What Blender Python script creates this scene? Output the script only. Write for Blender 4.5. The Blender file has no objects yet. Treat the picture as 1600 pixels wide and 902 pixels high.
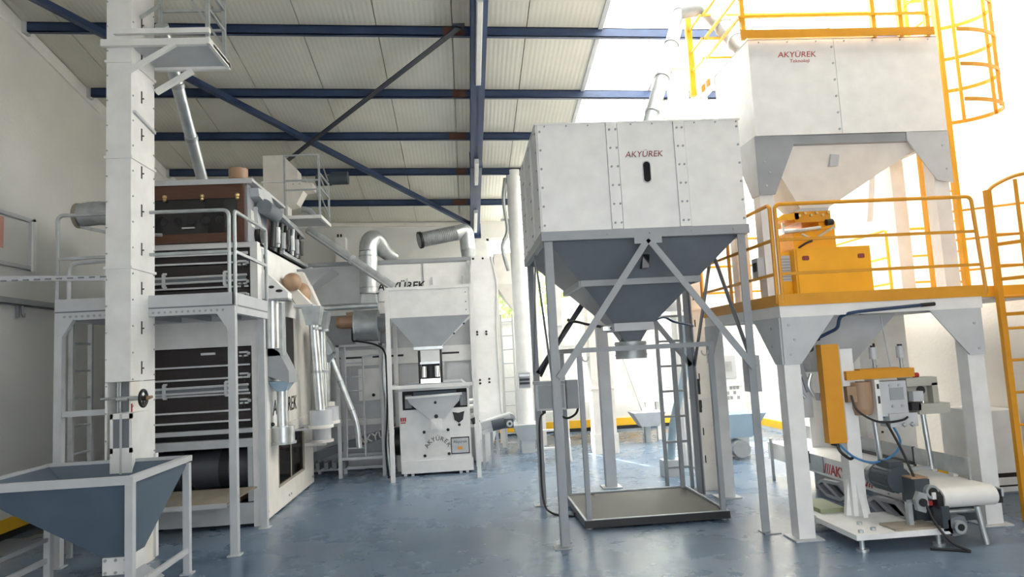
import bpy, bmesh, math, random
from mathutils import Vector, Matrix
random.seed(7)
S = bpy.context.scene
COL = S.collection
PI = math.pi

# ------------------------------------------------------------------ camera
cam_d = bpy.data.cameras.new('camera'); cam = bpy.data.objects.new('camera', cam_d)
COL.objects.link(cam)
cam_d.sensor_fit = 'HORIZONTAL'; cam_d.sensor_width = 36; cam_d.lens = 24.0
cam_d.clip_start = .05; cam_d.clip_end = 400
_yaw, _pit, _rol = math.radians(4.256), math.radians(5.513), math.radians(-3.018)
_f = Vector((math.sin(_yaw)*math.cos(_pit), math.cos(_yaw)*math.cos(_pit), math.sin(_pit)))
_r = Vector((math.cos(_yaw), -math.sin(_yaw), 0)); _u = _r.cross(_f)
_r2 = _r*math.cos(_rol)+_u*math.sin(_rol); _u2 = -_r*math.sin(_rol)+_u*math.cos(_rol)
cam.matrix_world = Matrix(((_r2.x, _u2.x, -_f.x, 0), (_r2.y, _u2.y, -_f.y, 0), (_r2.z, _u2.z, -_f.z, 1.6), (0, 0, 0, 1)))
S.camera = cam

# ------------------------------------------------------------------ sky, sun, exposure
w = bpy.data.worlds.new('World'); S.world = w; w.use_nodes = True
bg = w.node_tree.nodes['Background']
bg.inputs['Color'].default_value = (.92, .965, 1, 1); bg.inputs['Strength'].default_value = 1.9
sun_d = bpy.data.lights.new('sun', 'SUN'); sun = bpy.data.objects.new('sun', sun_d); COL.objects.link(sun)
sun_d.energy = 20.0; sun_d.angle = math.radians(.6); sun_d.color = (1, .97, .93)
sun.rotation_euler = Vector((.30, -.80, -.64)).to_track_quat('-Z', 'Y').to_euler()
sun.location = (-4, 26, 14)
S.view_settings.view_transform = 'Standard'; S.view_settings.look = 'None'
S.view_settings.gamma = 1; S.view_settings.use_curve_mapping = False
S.view_settings.exposure = 1.1
S.cycles.max_bounces = 10; S.cycles.diffuse_bounces = 6; S.cycles.transparent_max_bounces = 12

# ------------------------------------------------------------------ materials
def mat(name, col, rough=.5, metal=0, var=.06, scale=6, bump=0, bscale=60, stretch=None, spec=.5, rvar=.08):
    m = bpy.data.materials.new(name); m.use_nodes = True
    nt = m.node_tree; N = nt.nodes; L = nt.links; b = N['Principled BSDF']
    tc = N.new('ShaderNodeTexCoord'); mp = N.new('ShaderNodeMapping')
    L.new(tc.outputs['Object'], mp.inputs[0])
    if stretch: mp.inputs['Scale'].default_value = stretch
    no = N.new('ShaderNodeTexNoise'); no.inputs['Scale'].default_value = scale; no.inputs['Detail'].default_value = 5
    L.new(mp.outputs[0], no.inputs['Vector'])
    rp = N.new('ShaderNodeValToRGB')
    rp.color_ramp.elements[0].position = .3; rp.color_ramp.elements[1].position = .7
    rp.color_ramp.elements[0].color = tuple(max(0, c*(1-var)) for c in col)+(1,)
    rp.color_ramp.elements[1].color = tuple(min(1, c*(1+var)) for c in col)+(1,)
    L.new(no.outputs['Fac'], rp.inputs[0]); L.new(rp.outputs[0], b.inputs['Base Color'])
    mr = N.new('ShaderNodeMapRange'); mr.inputs['To Min'].default_value = max(.02, rough-rvar); mr.inputs['To Max'].default_value = min(1, rough+rvar)
    L.new(no.outputs['Fac'], mr.inputs['Value']); L.new(mr.outputs[0], b.inputs['Roughness'])
    b.inputs['Metallic'].default_value = metal; b.inputs['Specular IOR Level'].default_value = spec
    if bump:
        n2 = N.new('ShaderNodeTexNoise'); n2.inputs['Scale'].default_value = bscale
        L.new(mp.outputs[0], n2.inputs['Vector'])
        bp = N.new('ShaderNodeBump'); bp.inputs['Strength'].default_value = bump; bp.inputs['Distance'].default_value = .01
        L.new(n2.outputs['Fac'], bp.inputs['Height']); L.new(bp.outputs[0], b.inputs['Normal'])
    return m

class M: pass
M.white = mat('white_paint', (.80, .80, .785), .4)
M.alu = mat('bright_aluminium', (.66, .68, .70), .38, .15)
M.cream = mat('cream_paint', (.79, .755, .70), .45)
M.lgrey = mat('light_grey_paint', (.52, .54, .56), .45)
M.grey = mat('grey_paint', (.31, .33, .35), .45)
M.dgrey = mat('dark_grey_paint', (.165, .185, .21), .42)
M.slate = mat('slate_grey_paint', (.105, .145, .195), .45)
M.galv = mat('galvanized_steel', (.62, .65, .66), .34, .85, .14, 9)
M.galvd = mat('dull_galvanized_steel', (.45, .48, .49), .48, .6, .16, 9)
M.chrome = mat('chrome', (.85, .86, .87), .14, 1, .03)
M.navy = mat('navy_paint', (.022, .045, .11), .4, 0, .2, 4)
M.navyd = mat('dark_navy_paint', (.02, .025, .04), .45, 0, .2, 4)
M.rust = mat('rusty_primer', (.095, .04, .03), .7)
M.yellow = mat('yellow_paint', (.86, .42, .012), .36)
M.amber = mat('amber_paint', (.68, .30, .012), .42)
M.skirt = mat('yellow_skirting_paint', (.85, .48, .02), .5)
M.black = mat('black_plastic', (.012, .012, .013), .45)
M.rubber = mat('black_rubber', (.016, .016, .018), .6)
M.mesh = mat('dark_sieve_cloth', (.024, .018, .019), .38, 0, .15, 30, .2, 220)
M.brown = mat('brown_tinted_panel', (.06, .022, .014), .16, 0, .2, 3)
M.wood = mat('brown_sieve_frame', (.095, .04, .022), .4, 0, .2, 8, stretch=(1, 8, 8))
M.tint = mat('smoked_window', (.010, .010, .011), .1, 0)
M.copper = mat('tan_motor_paint', (.36, .23, .14), .45)
M.motor = mat('dark_motor_paint', (.055, .07, .085), .45, .1)
M.drum = mat('drum_steel', (.10, .11, .13), .4, .5)
M.shelf = mat('tan_shelf', (.33, .29, .235), .6, 0, .12, 10)
M.grate = mat('olive_grey_plate', (.085, .082, .068), .6, .1, .18, 6, .3, 180)
M.belt = mat('white_belt', (.78, .76, .73), .5)
M.beige = mat('beige_enamel', (.42, .41, .36), .4)
M.red = mat('red_print', (.42, .03, .025), .5)
M.maroon = mat('maroon_print', (.22, .035, .03), .5)
M.ink = mat('black_print', (.02, .02, .022), .5)
M.blue = mat('blue_hose', (.05, .19, .42), .4)
M.teal = mat('blue_grey_duct', (.30, .42, .52), .4)
M.green = mat('green_grey_plate', (.30, .33, .20), .6)
M.label = mat('white_sticker', (.75, .75, .72), .5)
M.labelb = mat('blue_sticker', (.10, .28, .50), .5)
M.orange = mat('orange_sticker', (.8, .33, .02), .5)
M.pink = mat('pink_print', (.72, .36, .29), .5)
M.brass = mat('brass', (.75, .56, .26), .3, .9)
M.plaster = mat('white_plaster', (.72, .72, .70), .85, 0, .05, 1.6, .25, 25)
M.plasterr = mat('cream_plaster', (.86, .79, .70), .85, 0, .05, 1.6, .25, 25)
M.bark = mat('bark', (.10, .07, .05), .9)
M.leaf = mat('pale_foliage', (.30, .42, .12), .7, 0, .4, 12)
M.yard = mat('pale_concrete', (.50, .48, .45), .9)

def roof_mat():
    m = mat('ribbed_roof_panel', (.66, .645, .565), .55, 0, .05, 2)
    nt = m.node_tree; N = nt.nodes; L = nt.links
    tc = N.new('ShaderNodeTexCoord'); wv = N.new('ShaderNodeTexWave'); wv.wave_type = 'BANDS'; wv.bands_direction = 'X'
    wv.inputs['Scale'].default_value = 5.5; L.new(tc.outputs['Object'], wv.inputs['Vector'])
    bp = N.new('ShaderNodeBump'); bp.inputs['Strength'].default_value = .28; bp.inputs['Distance'].default_value = .006
    L.new(wv.outputs['Fac'], bp.inputs['Height']); L.new(bp.outputs[0], N['Principled BSDF'].inputs['Normal'])
    return m
M.roof = roof_mat()

def floor_mat():
    m = mat('blue_grey_epoxy', (.165, .215, .285), .3)
    nt = m.node_tree; N = nt.nodes; L = nt.links; b = N['Principled BSDF']
    tc = N.new('ShaderNodeTexCoord')
    n1 = N.new('ShaderNodeTexNoise'); n1.inputs['Scale'].default_value = .9; n1.inputs['Detail'].default_value = 8; n1.inputs['Roughness'].default_value = .65
    n2 = N.new('ShaderNodeTexNoise'); n2.inputs['Scale'].default_value = 14; n2.inputs['Detail'].default_value = 6
    for n in (n1, n2): L.new(tc.outputs['Object'], n.inputs['Vector'])
    mx = N.new('ShaderNodeMath'); mx.operation = 'MULTIPLY_ADD'; mx.inputs[1].default_value = .35
    L.new(n2.outputs['Fac'], mx.inputs[0]); L.new(n1.outputs['Fac'], mx.inputs[2])
    rp = N.new('ShaderNodeValToRGB'); e = rp.color_ramp.elements
    e[0].position = .40; e[0].color = (.105, .16, .24, 1); e[1].position = .86; e[1].color = (.17, .22, .285, 1)
    d = e.new(.68); d.color = (.125, .185, .27, 1)
    L.new(mx.outputs[0], rp.inputs[0]); L.new(rp.outputs[0], b.inputs['Base Color'])
    mr = N.new('ShaderNodeMapRange'); mr.inputs['From Min'].default_value = .35; mr.inputs['From Max'].default_value = .7
    mr.inputs['To Min'].default_value = .16; mr.inputs['To Max'].default_value = .42
    L.new(n1.outputs['Fac'], mr.inputs['Value']); L.new(mr.outputs[0], b.inputs['Roughness'])
    bp = N.new('ShaderNodeBump'); bp.inputs['Strength'].default_value = .12; bp.inputs['Distance'].default_value = .01
    L.new(n2.outputs['Fac'], bp.inputs['Height']); L.new(bp.outputs[0], b.inputs['Normal'])
    return m
M.floor = floor_mat()

def sheer(name, col, clear, trans=None):   # see-through sheet: part clear, part scattering, slight gloss
    m = bpy.data.materials.new(name); m.use_nodes = True; nt = m.node_tree; N = nt.nodes; L = nt.links
    for n in list(N):
        if n.type == 'BSDF_PRINCIPLED': N.remove(n)
    t = N.new('ShaderNodeBsdfTransparent'); t.inputs[0].default_value = tuple(col)+(1,)
    if trans: s = N.new('ShaderNodeBsdfTranslucent'); s.inputs[0].default_value = tuple(trans)+(1,)
    else: s = N.new('ShaderNodeBsdfGlossy'); s.inputs['Roughness'].default_value = .05
    x = N.new('ShaderNodeMixShader'); x.inputs[0].default_value = clear
    L.new(s.outputs[0], x.inputs[1]); L.new(t.outputs[0], x.inputs[2])
    L.new(x.outputs[0], N['Material Output'].inputs[0])
    return m
M.glass = sheer('clear_glass', (.96, .98, .97), .93)
M.sky = sheer('translucent_rooflight', (.97, .98, .99), .04, (.9, .9, .88))
M.smoke = sheer('brown_acrylic', (.42, .35, .30), .85)

# ------------------------------------------------------------------ mesh collector
class MB:
    def __init__(s): s.v = []; s.f = []
    def add(s, vs, fs):
        o = len(s.v); s.v += [Vector(p) for p in vs]; s.f += [tuple(i+o for i in f) for f in fs]; return s
    def hexa(s, b, t):        # b, t: 4 corners each, counter-clockwise from above
        return s.add(list(b)+list(t), [(3, 2, 1, 0), (4, 5, 6, 7), (0, 1, 5, 4), (1, 2, 6, 5), (2, 3, 7, 6), (3, 0, 4, 7)])
    def box(s, x0, x1, y0, y1, z0, z1):
        return s.hexa([(x0, y0, z0), (x1, y0, z0), (x1, y1, z0), (x0, y1, z0)], [(x0, y0, z1), (x1, y0, z1), (x1, y1, z1), (x0, y1, z1)])
    def bar(s, p, q, a, b=None, up=(0, 0, 1)):   # rectangular bar, a across, b along up
        b = b or a; p, q = Vector(p), Vector(q); d = (q-p).normalized(); up = Vector(up)
        if abs(d.dot(up)) > .98: up = Vector((0, 1, 0))
        sx = d.cross(up).normalized()*a/2; sy = sx.cross(d).normalized()*b/2
        vs = [c+i*sx+j*sy for c in (p, q) for i, j in ((-1, -1), (1, -1), (1, 1), (-1, 1))]
        return s.add(vs, [(0, 1, 2, 3), (7, 6, 5, 4), (4, 5, 1, 0), (5, 6, 2, 1), (6, 7, 3, 2), (7, 4, 0, 3)])
    def cyl(s, p, q, r, r2=None, n=14, caps=True):
        r2 = r if r2 is None else r2; p, q = Vector(p), Vector(q); d = (q-p).normalized()
        a = d.orthogonal().normalized(); c = d.cross(a)
        vs = []
        for o, rr in ((p, r), (q, r2)):
            for i in range(n):
                t = 2*PI*i/n; vs.append(o+rr*(math.cos(t)*a+math.sin(t)*c))
        fs = [(i, (i+1) % n, n+(i+1) % n, n+i) for i in range(n)]
        if caps: fs += [tuple(range(n-1, -1, -1)), tuple(range(n, 2*n))]
        return s.add(vs, fs)
    def tube(s, pts, r, n=8, closed=False):
        pts = [Vector(p) for p in pts]; m = len(pts); rs = r if isinstance(r, (list, tuple)) else [r]*m
        tan = []
        for i in range(m):
            a = pts[(i-1) % m] if (closed or i) else pts[0]; b = pts[(i+1) % m] if (closed or i < m-1) else pts[-1]
            tan.append((b-a).normalized())
        u = tan[0].orthogonal().normalized(); vs = []
        for i in range(m):
            if i: u = (u-tan[i]*u.dot(tan[i])).normalized()
            w2 = tan[i].cross(u)
            for k in range(n):
                t = 2*PI*k/n; vs.append(pts[i]+rs[i]*(math.cos(t)*u+math.sin(t)*w2))
        fs = []
        for i in range(m if closed else m-1):
            j = (i+1) % m
            for k in range(n): fs.append((i*n+k, i*n+(k+1) % n, j*n+(k+1) % n, j*n+k))
        if not closed: fs += [tuple(range(n-1, -1, -1)), tuple(range((m-1)*n, m*n))]
        return s.add(vs, fs)
    def frus(s, b, zb, t, zt, caps=(1, 1)):      # b, t = (x0, x1, y0, y1)
        vs = [(b[0], b[2], zb), (b[1], b[2], zb), (b[1], b[3], zb), (b[0], b[3], zb), (t[0], t[2], zt), (t[1], t[2], zt), (t[1], t[3], zt), (t[0], t[3], zt)]
        fs = [(0, 1, 5, 4), (1, 2, 6, 5), (2, 3, 7, 6), (3, 0, 4, 7)]
        if caps[0]: fs.append((3, 2, 1, 0))
        if caps[1]: fs.append((4, 5, 6, 7))
        return s.add(vs, fs)
    def funnel(s, b, zb, t, zt, th=.006):        # open sheet-metal funnel with real thickness
        s.frus(b, zb, t, zt, (0, 0))
        i = len(s.v)
        b2 = (b[0]+th, b[1]-th, b[2]+th, b[3]-th); t2 = (t[0]+th, t[1]-th, t[2]+th, t[3]-th)
        s.frus(b2, zb, t2, zt, (0, 0))
        for k in range(len(s.f)-4, len(s.f)): s.f[k] = tuple(reversed(s.f[k]))
        for k in range(4):
            l = (k+1) % 4; s.f.append((i-4+k, i-4+l, i+4+l, i+4+k)); s.f.append((i-8+k, i+k, i+l, i-8+l))
        return s
    def prism(s, pts, axis, a, b):               # polygon in the two other axes, extruded along axis
        def P(p, h):
            return {'x': (h, p[0], p[1]), 'y': (p[0], h, p[1]), 'z': (p[0], p[1], h)}[axis]
        n = len(pts); vs = [P(p, a) for p in pts]+[P(p, b) for p in pts]
        return s.add(vs, [tuple(range(n-1, -1, -1)), tuple(range(n, 2*n))]+[(i, (i+1) % n, n+(i+1) % n, n+i) for i in range(n)])
    def ball(s, c, r, n=10, m=6, sc=(1, 1, 1)):
        c = Vector(c); vs = [c+Vector((0, 0, -r*sc[2]))]
        for j in range(1, m):
            ph = -PI/2+PI*j/m
            for i in range(n):
                t = 2*PI*i/n; vs.append(c+Vector((r*sc[0]*math.cos(ph)*math.cos(t), r*sc[1]*math.cos(ph)*math.sin(t), r*sc[2]*math.sin(ph))))
        vs.append(c+Vector((0, 0, r*sc[2]))); fs = [(0, 1+(i+1) % n, 1+i) for i in range(n)]
        for j in range(m-2):
            for i in range(n): fs.append((1+j*n+i, 1+j*n+(i+1) % n, 1+(j+1)*n+(i+1) % n, 1+(j+1)*n+i))
        k = 1+(m-2)*n; fs += [(k+i, k+(i+1) % n, len(vs)-1) for i in range(n)]
        return s.add(vs, fs)
    def bolt(s, p, d, r=.011, h=.008):
        p = Vector(p); d = Vector(d); return s.cyl(p-d*.002, p+d*h, r, n=6)
    def build(s, name, m, parent=None, smooth=False):
        me = bpy.data.meshes.new(name); off = Vector((0, 0, 0))
        if parent is not None and not parent.get('_local'): off = world_loc(parent)
        me.from_pydata([tuple(v-off) for v in s.v], [], s.f)
        bm = bmesh.new(); bm.from_mesh(me); bmesh.ops.recalc_face_normals(bm, faces=bm.faces[:]); bm.to_mesh(me); bm.free()
        me.materials.append(m)
        o = bpy.data.objects.new(name, me); COL.objects.link(o)
        if parent is not None:
            o.parent = parent
            if parent.get('_local'): o['_local'] = 1; LOCALS.append(o)
        if smooth:
            me.polygons.foreach_set('use_smooth', [True]*len(me.polygons))
            try: me.set_sharp_from_angle(angle=math.radians(40))
            except Exception: pass
        return o
LOCALS = []
def world_loc(o):
    v = Vector((0, 0, 0))
    while o is not None: v = v+o.location; o = o.parent
    return v
def tag(o, label, cat, group=None, kind=None):
    if label: o['label'] = label
    if cat: o['category'] = cat
    if group: o['group'] = group
    if kind: o['kind'] = kind
    return o
def thing(name, label, cat, loc=(0, 0, 0), rotz=None, group=None):
    o = bpy.data.objects.new(name, None); COL.objects.link(o); o.location = loc; o.empty_display_size = .1
    if rotz is not None: o.rotation_euler = (0, 0, rotz); o['_local'] = 1; LOCALS.append(o)
    return tag(o, label, cat, group)
def struct(o): o['kind'] = 'structure'; return o
def stuff(o): o['kind'] = 'stuff'; return o
def box(n, m, p, *a): return MB().box(*a).build(n, m, p)
def bar(n, m, p, a, b, w_, h=None, up=(0, 0, 1)): return MB().bar(a, b, w_, h, up).build(n, m, p)
def rod(n, m, p, a, b, r, r2=None, k=14): return MB().cyl(a, b, r, r2, k).build(n, m, p, True)
def pipe(n, m, p, pts, r, k=8, closed=False): return MB().tube(pts, r, k, closed).build(n, m, p, True)
def bend(pts, r=.06, n=5):      # round the corners of a polyline
    pts = [Vector(p) for p in pts]; out = [pts[0]]
    for i in range(1, len(pts)-1):
        a, b, c = pts[i-1], pts[i], pts[i+1]; d1 = (a-b); d2 = (c-b); rr = min(r, d1.length*.45, d2.length*.45)
        p, q = b+d1.normalized()*rr, b+d2.normalized()*rr
        for k in range(n+1):
            t = k/n; out.append((1-t)**2*p+2*t*(1-t)*b+t*t*q)
    return out+[pts[-1]]
def arc(pts, n=8):              # smooth curve through points
    pts = [Vector(p) for p in pts]; out = []; P = [pts[0]]+pts+[pts[-1]]
    for i in range(1, len(P)-2):
        a, b, c, d = P[i-1:i+3]
        for k in range(n):
            t = k/n; out.append(.5*((2*b)+(c-a)*t+(2*a-5*b+4*c-d)*t*t+(3*b-a-3*c+d)*t**3))
    return out+[pts[-1]]
def text(name, s, m, parent, loc, size, rot=(PI/2, 0, 0), align='CENTER', shear=0, bold=0, sx=1):
    cu = bpy.data.curves.new(name, 'FONT'); cu.body = s; cu.size = size; cu.align_x = align; cu.extrude = .0008; cu.shear = shear; cu.offset = bold
    cu.resolution_u = 3
    t = bpy.data.objects.new(name, cu); COL.objects.link(t)
    me = bpy.data.meshes.new_from_object(t.evaluated_get(bpy.context.evaluated_depsgraph_get()))
    bpy.data.objects.remove(t); bpy.data.curves.remove(cu)
    me.name = name; me.materials.clear(); me.materials.append(m)
    o = bpy.data.objects.new(name, me); COL.objects.link(o); o.parent = parent
    off = Vector((0, 0, 0)) if parent is None or parent.get('_local') else world_loc(parent)
    o.location = Vector(loc)-off; o.rotation_euler = rot; o.scale = (sx, 1, 1)
    return o
# ================================================================== STRUCTURE
XL, XR, YB, YF = -4.75, 5.45, 13.73, -1.6
def zr(x, y): return 4.49+.177*(13.7-y)-.029*(x+4.73)
def roofbox(mb, x0, x1, y0, y1, d0, d1):     # slab following the roof slope, d = offset from the underside
    return mb.hexa([(x0, y0, zr(x0, y0)+d0), (x1, y0, zr(x1, y0)+d0), (x1, y1, zr(x1, y1)+d0), (x0, y1, zr(x0, y1)+d0)],
                   [(x0, y0, zr(x0, y0)+d1), (x1, y0, zr(x1, y0)+d1), (x1, y1, zr(x1, y1)+d1), (x0, y1, zr(x0, y1)+d1)])
struct(box('floor', M.floor, None, XL-.2, XR+.2, YF, YB+.2, -.12, 0))
struct(box('trim_1', M.yard, None, -30, 30, -30, 45, -.3, -.13))
# walls: gable side walls follow the roof slope
def gable(name, m, x0, x1):
    mb = MB(); mb.prism([(YF, -.12), (YB, -.12), (YB, zr(x0, YB)+.02), (YF, zr(x0, YF)+.02)], 'x', x0, x1)
    return struct(mb.build(name, m))
gable('wall_left', M.plaster, XL-.2, XL)
gable('wall_right', M.plasterr, XR, XR+.2)
# back wall with two window openings
WZ0, WZ1 = 2.28, 3.98
W1, W2 = (.55, 2.75), (3.02, 5.2)
mb = MB()
xs = [XL-.2, W1[0], W1[1], W2[0], W2[1], XR+.2]
for i in range(5):
    a, b = xs[i], xs[i+1]; ztop = 4.46
    def zt(x): return zr(x, YB)+.02
    for z0, z1 in ([(-.12, None)] if i % 2 == 0 else [(-.12, WZ0), (WZ1, None)]):
        ta, tb = (zt(a), zt(b)) if z1 is None else (z1, z1)
        mb.hexa([(a, YB, z0), (b, YB, z0), (b, YB+.2, z0), (a, YB+.2, z0)], [(a, YB, ta), (b, YB, tb), (b, YB+.2, tb), (a, YB+.2, ta)])
struct(mb.build('wall_back', M.plaster))
# unseen front wall, added to cut light from behind the viewer; loading door open
mb = MB(); mb.box(XL-.2, -1.2, YF-.2, YF, -.12, 6.95).box(4.2, XR+.2, YF-.2, YF, -.12, 6.7).box(-1.2, 4.2, YF-.2, YF, 4.2, 6.8)
struct(mb.build('wall_front', M.plaster))
for i, (a, b) in enumerate((W1, W2)):
    f = MB()
    y0, y1 = YB+.04, YB+.10
    f.box(a, b, y0, y1, WZ0, WZ0+.05).box(a, b, y0, y1, WZ1-.05, WZ1).box(a, a+.05, y0, y1, WZ0, WZ1).box(b-.05, b, y0, y1, WZ0, WZ1)
    n = 4; cw = (b-a)/n
    for k in range(1, n): f.box(a+k*cw-.015, a+k*cw+.015, y0, y1, WZ0, WZ1)
    for zz in (WZ0+.55, WZ0+1.12): f.box(a, b, y0, y1, zz-.015, zz+.015)
    wn = struct(f.build('window_%d' % (i+1), M.white))
    zs = [WZ0+.05, WZ0+.535, WZ0+1.105, WZ1-.05]
    for k in range(n):
        for j in range(3):
            box('pane', M.glass, wn, a+k*cw+.015, a+(k+1)*cw-.015, YB+.065, YB+.072, zs[j]+(.03 if j else 0), zs[j+1])
    box('sill', M.white, wn, a-.04, b+.04, YB-.09, YB+.04, WZ0-.05, WZ0)
# roof: insulated panels with open joints, translucent sheets over the right bays
JX = [1.77-.87*k for k in range(8)]
ce = MB(); roofbox(ce, XL-.2, 1.77, YF, YB+.25, .075, .11)
ceil = struct(ce.build('ceiling', M.roof))
for k in range(len(JX)):
    a = JX[k]-.87 if k < 7 else XL
    a = max(a, XL); 
    if JX[k]-a < .05: continue
    roofbox(MB(), a+.006, JX[k]-.006, YF, YB+.02, 0, .07).build('roof_panel', M.roof, ceil)
sk = [1.77, 2.69, 3.61, 4.53, XR]
for k in range(4):
    roofbox(MB(), sk[k]+.004, sk[k+1]-.004, 5.2, YB+.02, .02, .026).build('rooflight_sheet', M.sky, ceil)
roofbox(MB(), 1.77, XR+.2, YF, 5.2, 0, .07).build('roof_panel', M.roof, ceil)
for k in (1, 2, 3): roofbox(MB(), sk[k]-.02, sk[k]+.02, 5.2, YB, -.01, .018).build('joint_strip', M.white, ceil)
roofbox(MB(), 1.745, 1.80, 5.2, YB, -.02, .0).build('joint_strip', M.lgrey, ceil)
# trims under the roof along the left and back wall
mb = MB(); mb.hexa([(XL, YF, zr(XL, YF)-.17), (XL+.03, YF, zr(XL, YF)-.17), (XL+.03, YB, zr(XL, YB)-.17), (XL, YB, zr(XL, YB)-.17)],
                   [(XL, YF, zr(XL, YF)-.01), (XL+.03, YF, zr(XL, YF)-.01), (XL+.03, YB, zr(XL, YB)-.01), (XL, YB, zr(XL, YB)-.01)])
struct(mb.build('trim_2', M.white))
mb = MB(); x0, x1 = XL, W1[0]-.1
mb.hexa([(x0, YB-.05, zr(x0, YB)-.09), (x1, YB-.05, zr(x1, YB)-.09), (x1, YB, zr(x1, YB)-.09), (x0, YB, zr(x0, YB)-.09)],
        [(x0, YB-.05, zr(x0, YB)-.03), (x1, YB-.05, zr(x1, YB)-.03), (x1, YB, zr(x1, YB)-.03), (x0, YB, zr(x0, YB)-.03)])
struct(mb.build('trim_3', M.cream))
# yellow skirting with its black foot strip
b = struct(box('baseboard_left', M.skirt, None, XL, XL+.025, YF, YB, .07, .20)); box('foot_strip', M.black, b, XL, XL+.02, YF, YB, 0, .07)
b = struct(box('baseboard_back', M.skirt, None, XL, XR, YB-.025, YB, .07, .22)); box('foot_strip', M.black, b, XL, XR, YB-.02, YB, 0, .07)
b = struct(box('baseboard_right', M.skirt, None, XR-.025, XR, 4.5, YB, .06, .19)); box('foot_strip', M.lgrey, b, XR-.02, XR, 4.5, YB, 0, .06)
# pilasters on the right wall
struct(box('trim_4', M.plasterr, None, XR-.22, XR, 8.2, 8.6, 0, 5.05))
struct(box('trim_5', M.plasterr, None, XR-.22, XR, 5.05, 5.35, 0, 5.6))
# ------------------------------------------------------------------ roof steel
PY = [6.3, 7.62, 8.93, 10.09, 11.3, 12.6]
for i, y in enumerate(PY):
    mb = MB(); h = .115
    x0, x1 = XL+.06, XR-.02
    for (ya, yb, d0, d1) in ((y-.004, y+.004, -h, 0), (y-.004, y+.05, -h, -h+.012), (y-.004, y+.05, -.012, 0)):
        mb.hexa([(x0, ya, zr(x0, y)+d0), (x1, ya, zr(x1, y)+d0), (x1, yb, zr(x1, y)+d0), (x0, yb, zr(x0, y)+d0)],
                [(x0, ya, zr(x0, y)+d1), (x1, ya, zr(x1, y)+d1), (x1, yb, zr(x1, y)+d1), (x0, yb, zr(x0, y)+d1)])
    lab = ['blue roof purlin nearest the camera, over the frame edge', 'long blue purlin crossing high behind the left platform and the top hopper',
           'blue purlin second from the top below the long one', 'blue purlin third from the top, at the crossing of the two diagonal braces',
           'blue purlin just above the small elevator head', 'lowest blue purlin next to the back wall']
    o = tag(mb.build('roof_purlin', M.navy), lab[i], 'beam', 'blue purlins under the roof')
    e = MB(); e.box(XL, XL+.07, y-.03, y+.07, zr(XL, y)-.14, zr(XL, y)-.005); e.build('end_bracket', M.lgrey, o)
    for xr in ((-.02,) if i != 0 else ()):
        rr = MB(); z = zr(xr, y); rr.box(xr+.02-.08*(i % 2), xr+.2, y-.008, y-.0045, z-h, z-.01); rr.build('rust_primer_patch', M.rust, o)
# rafter: I beam running down the slope
def slope_box(mb, x0, x1, y0, y1, d0, d1): 
    z0 = zr(.32, y0); z1 = zr(.32, y1)
    return mb.hexa([(x0, y0, z0+d0), (x1, y0, z0+d0), (x1, y1, z1+d0), (x0, y1, z1+d0)], [(x0, y0, z0+d1), (x1, y0, z0+d1), (x1, y1, z1+d1), (x0, y1, z1+d1)])
mb = MB(); slope_box(mb, .23, .41, YF, 13.6, -.36, -.345); slope_box(mb, .23, .41, YF, 13.6, -.13, -.117); slope_box(mb, .312, .328, YF, 13.6, -.36, -.12)
raf = tag(mb.build('roof_rafter', M.navy), 'deep blue steel rafter running down the roof to the back wall', 'beam')
for y in (7.25, 8.2, 9.9, 11.4):
    slope_box(MB(), .235, .405, y, y+.012, -.345, -.13).build('stiffener', M.navy, raf)
slope_box(MB(), .22, .42, 10.5, 10.515, -.365, -.10).build('splice_plate', M.navy, raf)
box('end_plate', M.navy, raf, .2, .44, 13.56, 13.6, zr(.3, 13.6)-.40, zr(.3, 13.6)-.1)
# lamps hanging under the rafter
def lamp(y0, y1, label):
    z0, z1 = zr(.32, y0)-.365, zr(.32, y1)-.365
    r = thing('fluorescent_lamp', label, 'lamp', (.32, (y0+y1)/2, (z0+z1)/2), group='tube lamps under the rafter')
    MB().hexa([(.285, y0, z0-.03), (.355, y0, z0-.03), (.355, y1, z1-.03), (.285, y1, z1-.03)], [(.285, y0, z0), (.355, y0, z0), (.355, y1, z1), (.285, y1, z1)]).build('housing', M.white, r)
    MB().hexa([(.295, y0+.02, z0-.065), (.345, y0+.02, z0-.065), (.345, y1-.02, z1-.065), (.295, y1-.02, z1-.065)], [(.29, y0+.02, z0-.031), (.35, y0+.02, z0-.031), (.35, y1-.02, z1-.031), (.29, y1-.02, z1-.031)]).build('diffuser', M.label, r)
    for yy in (y0, y1):
        zz = z0 if yy == y0 else z1
        box('end_cap', M.lgrey, r, .287, .353, yy-.015, yy+.015, zz-.06, zz)
lamp(6.6, 8.1, 'nearer long white tube lamp under the blue rafter')
lamp(10.2, 11.0, 'short white tube lamp further down the blue rafter')
lamp(12.2, 13.2, 'farthest white tube lamp, at the back wall end of the rafter')
# diagonal braces
def brace(p, q, m, label):
    P, Q = Vector((p[0], p[1], zr(*p)-.2)), Vector((q[0], q[1], zr(*q)-.2))
    mb = MB(); mb.bar(P, Q, .075, .012); d = (Q-P).normalized(); s = d.cross(Vector((0, 0, 1))).normalized()*.035
    mb.bar(P+s+Vector((0, 0, .03)), Q+s+Vector((0, 0, .03)), .012, .07)
    o = tag(mb.build('roof_brace', m), label, 'brace')
    for c in (P, Q): MB().box(c.x-.07, c.x+.07, c.y-.07, c.y+.07, c.z+.012, c.z+.02).build('gusset_plate', m, o)
    return o
brace((-4.5, 6.6), (.22, 13.42), M.navy, 'long blue roof brace slanting down to the right towards the back wall')
brace((.1, 7.35), (-2.75, 10.75), M.navyd, 'dark roof brace slanting down to the left behind the small elevator')
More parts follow.
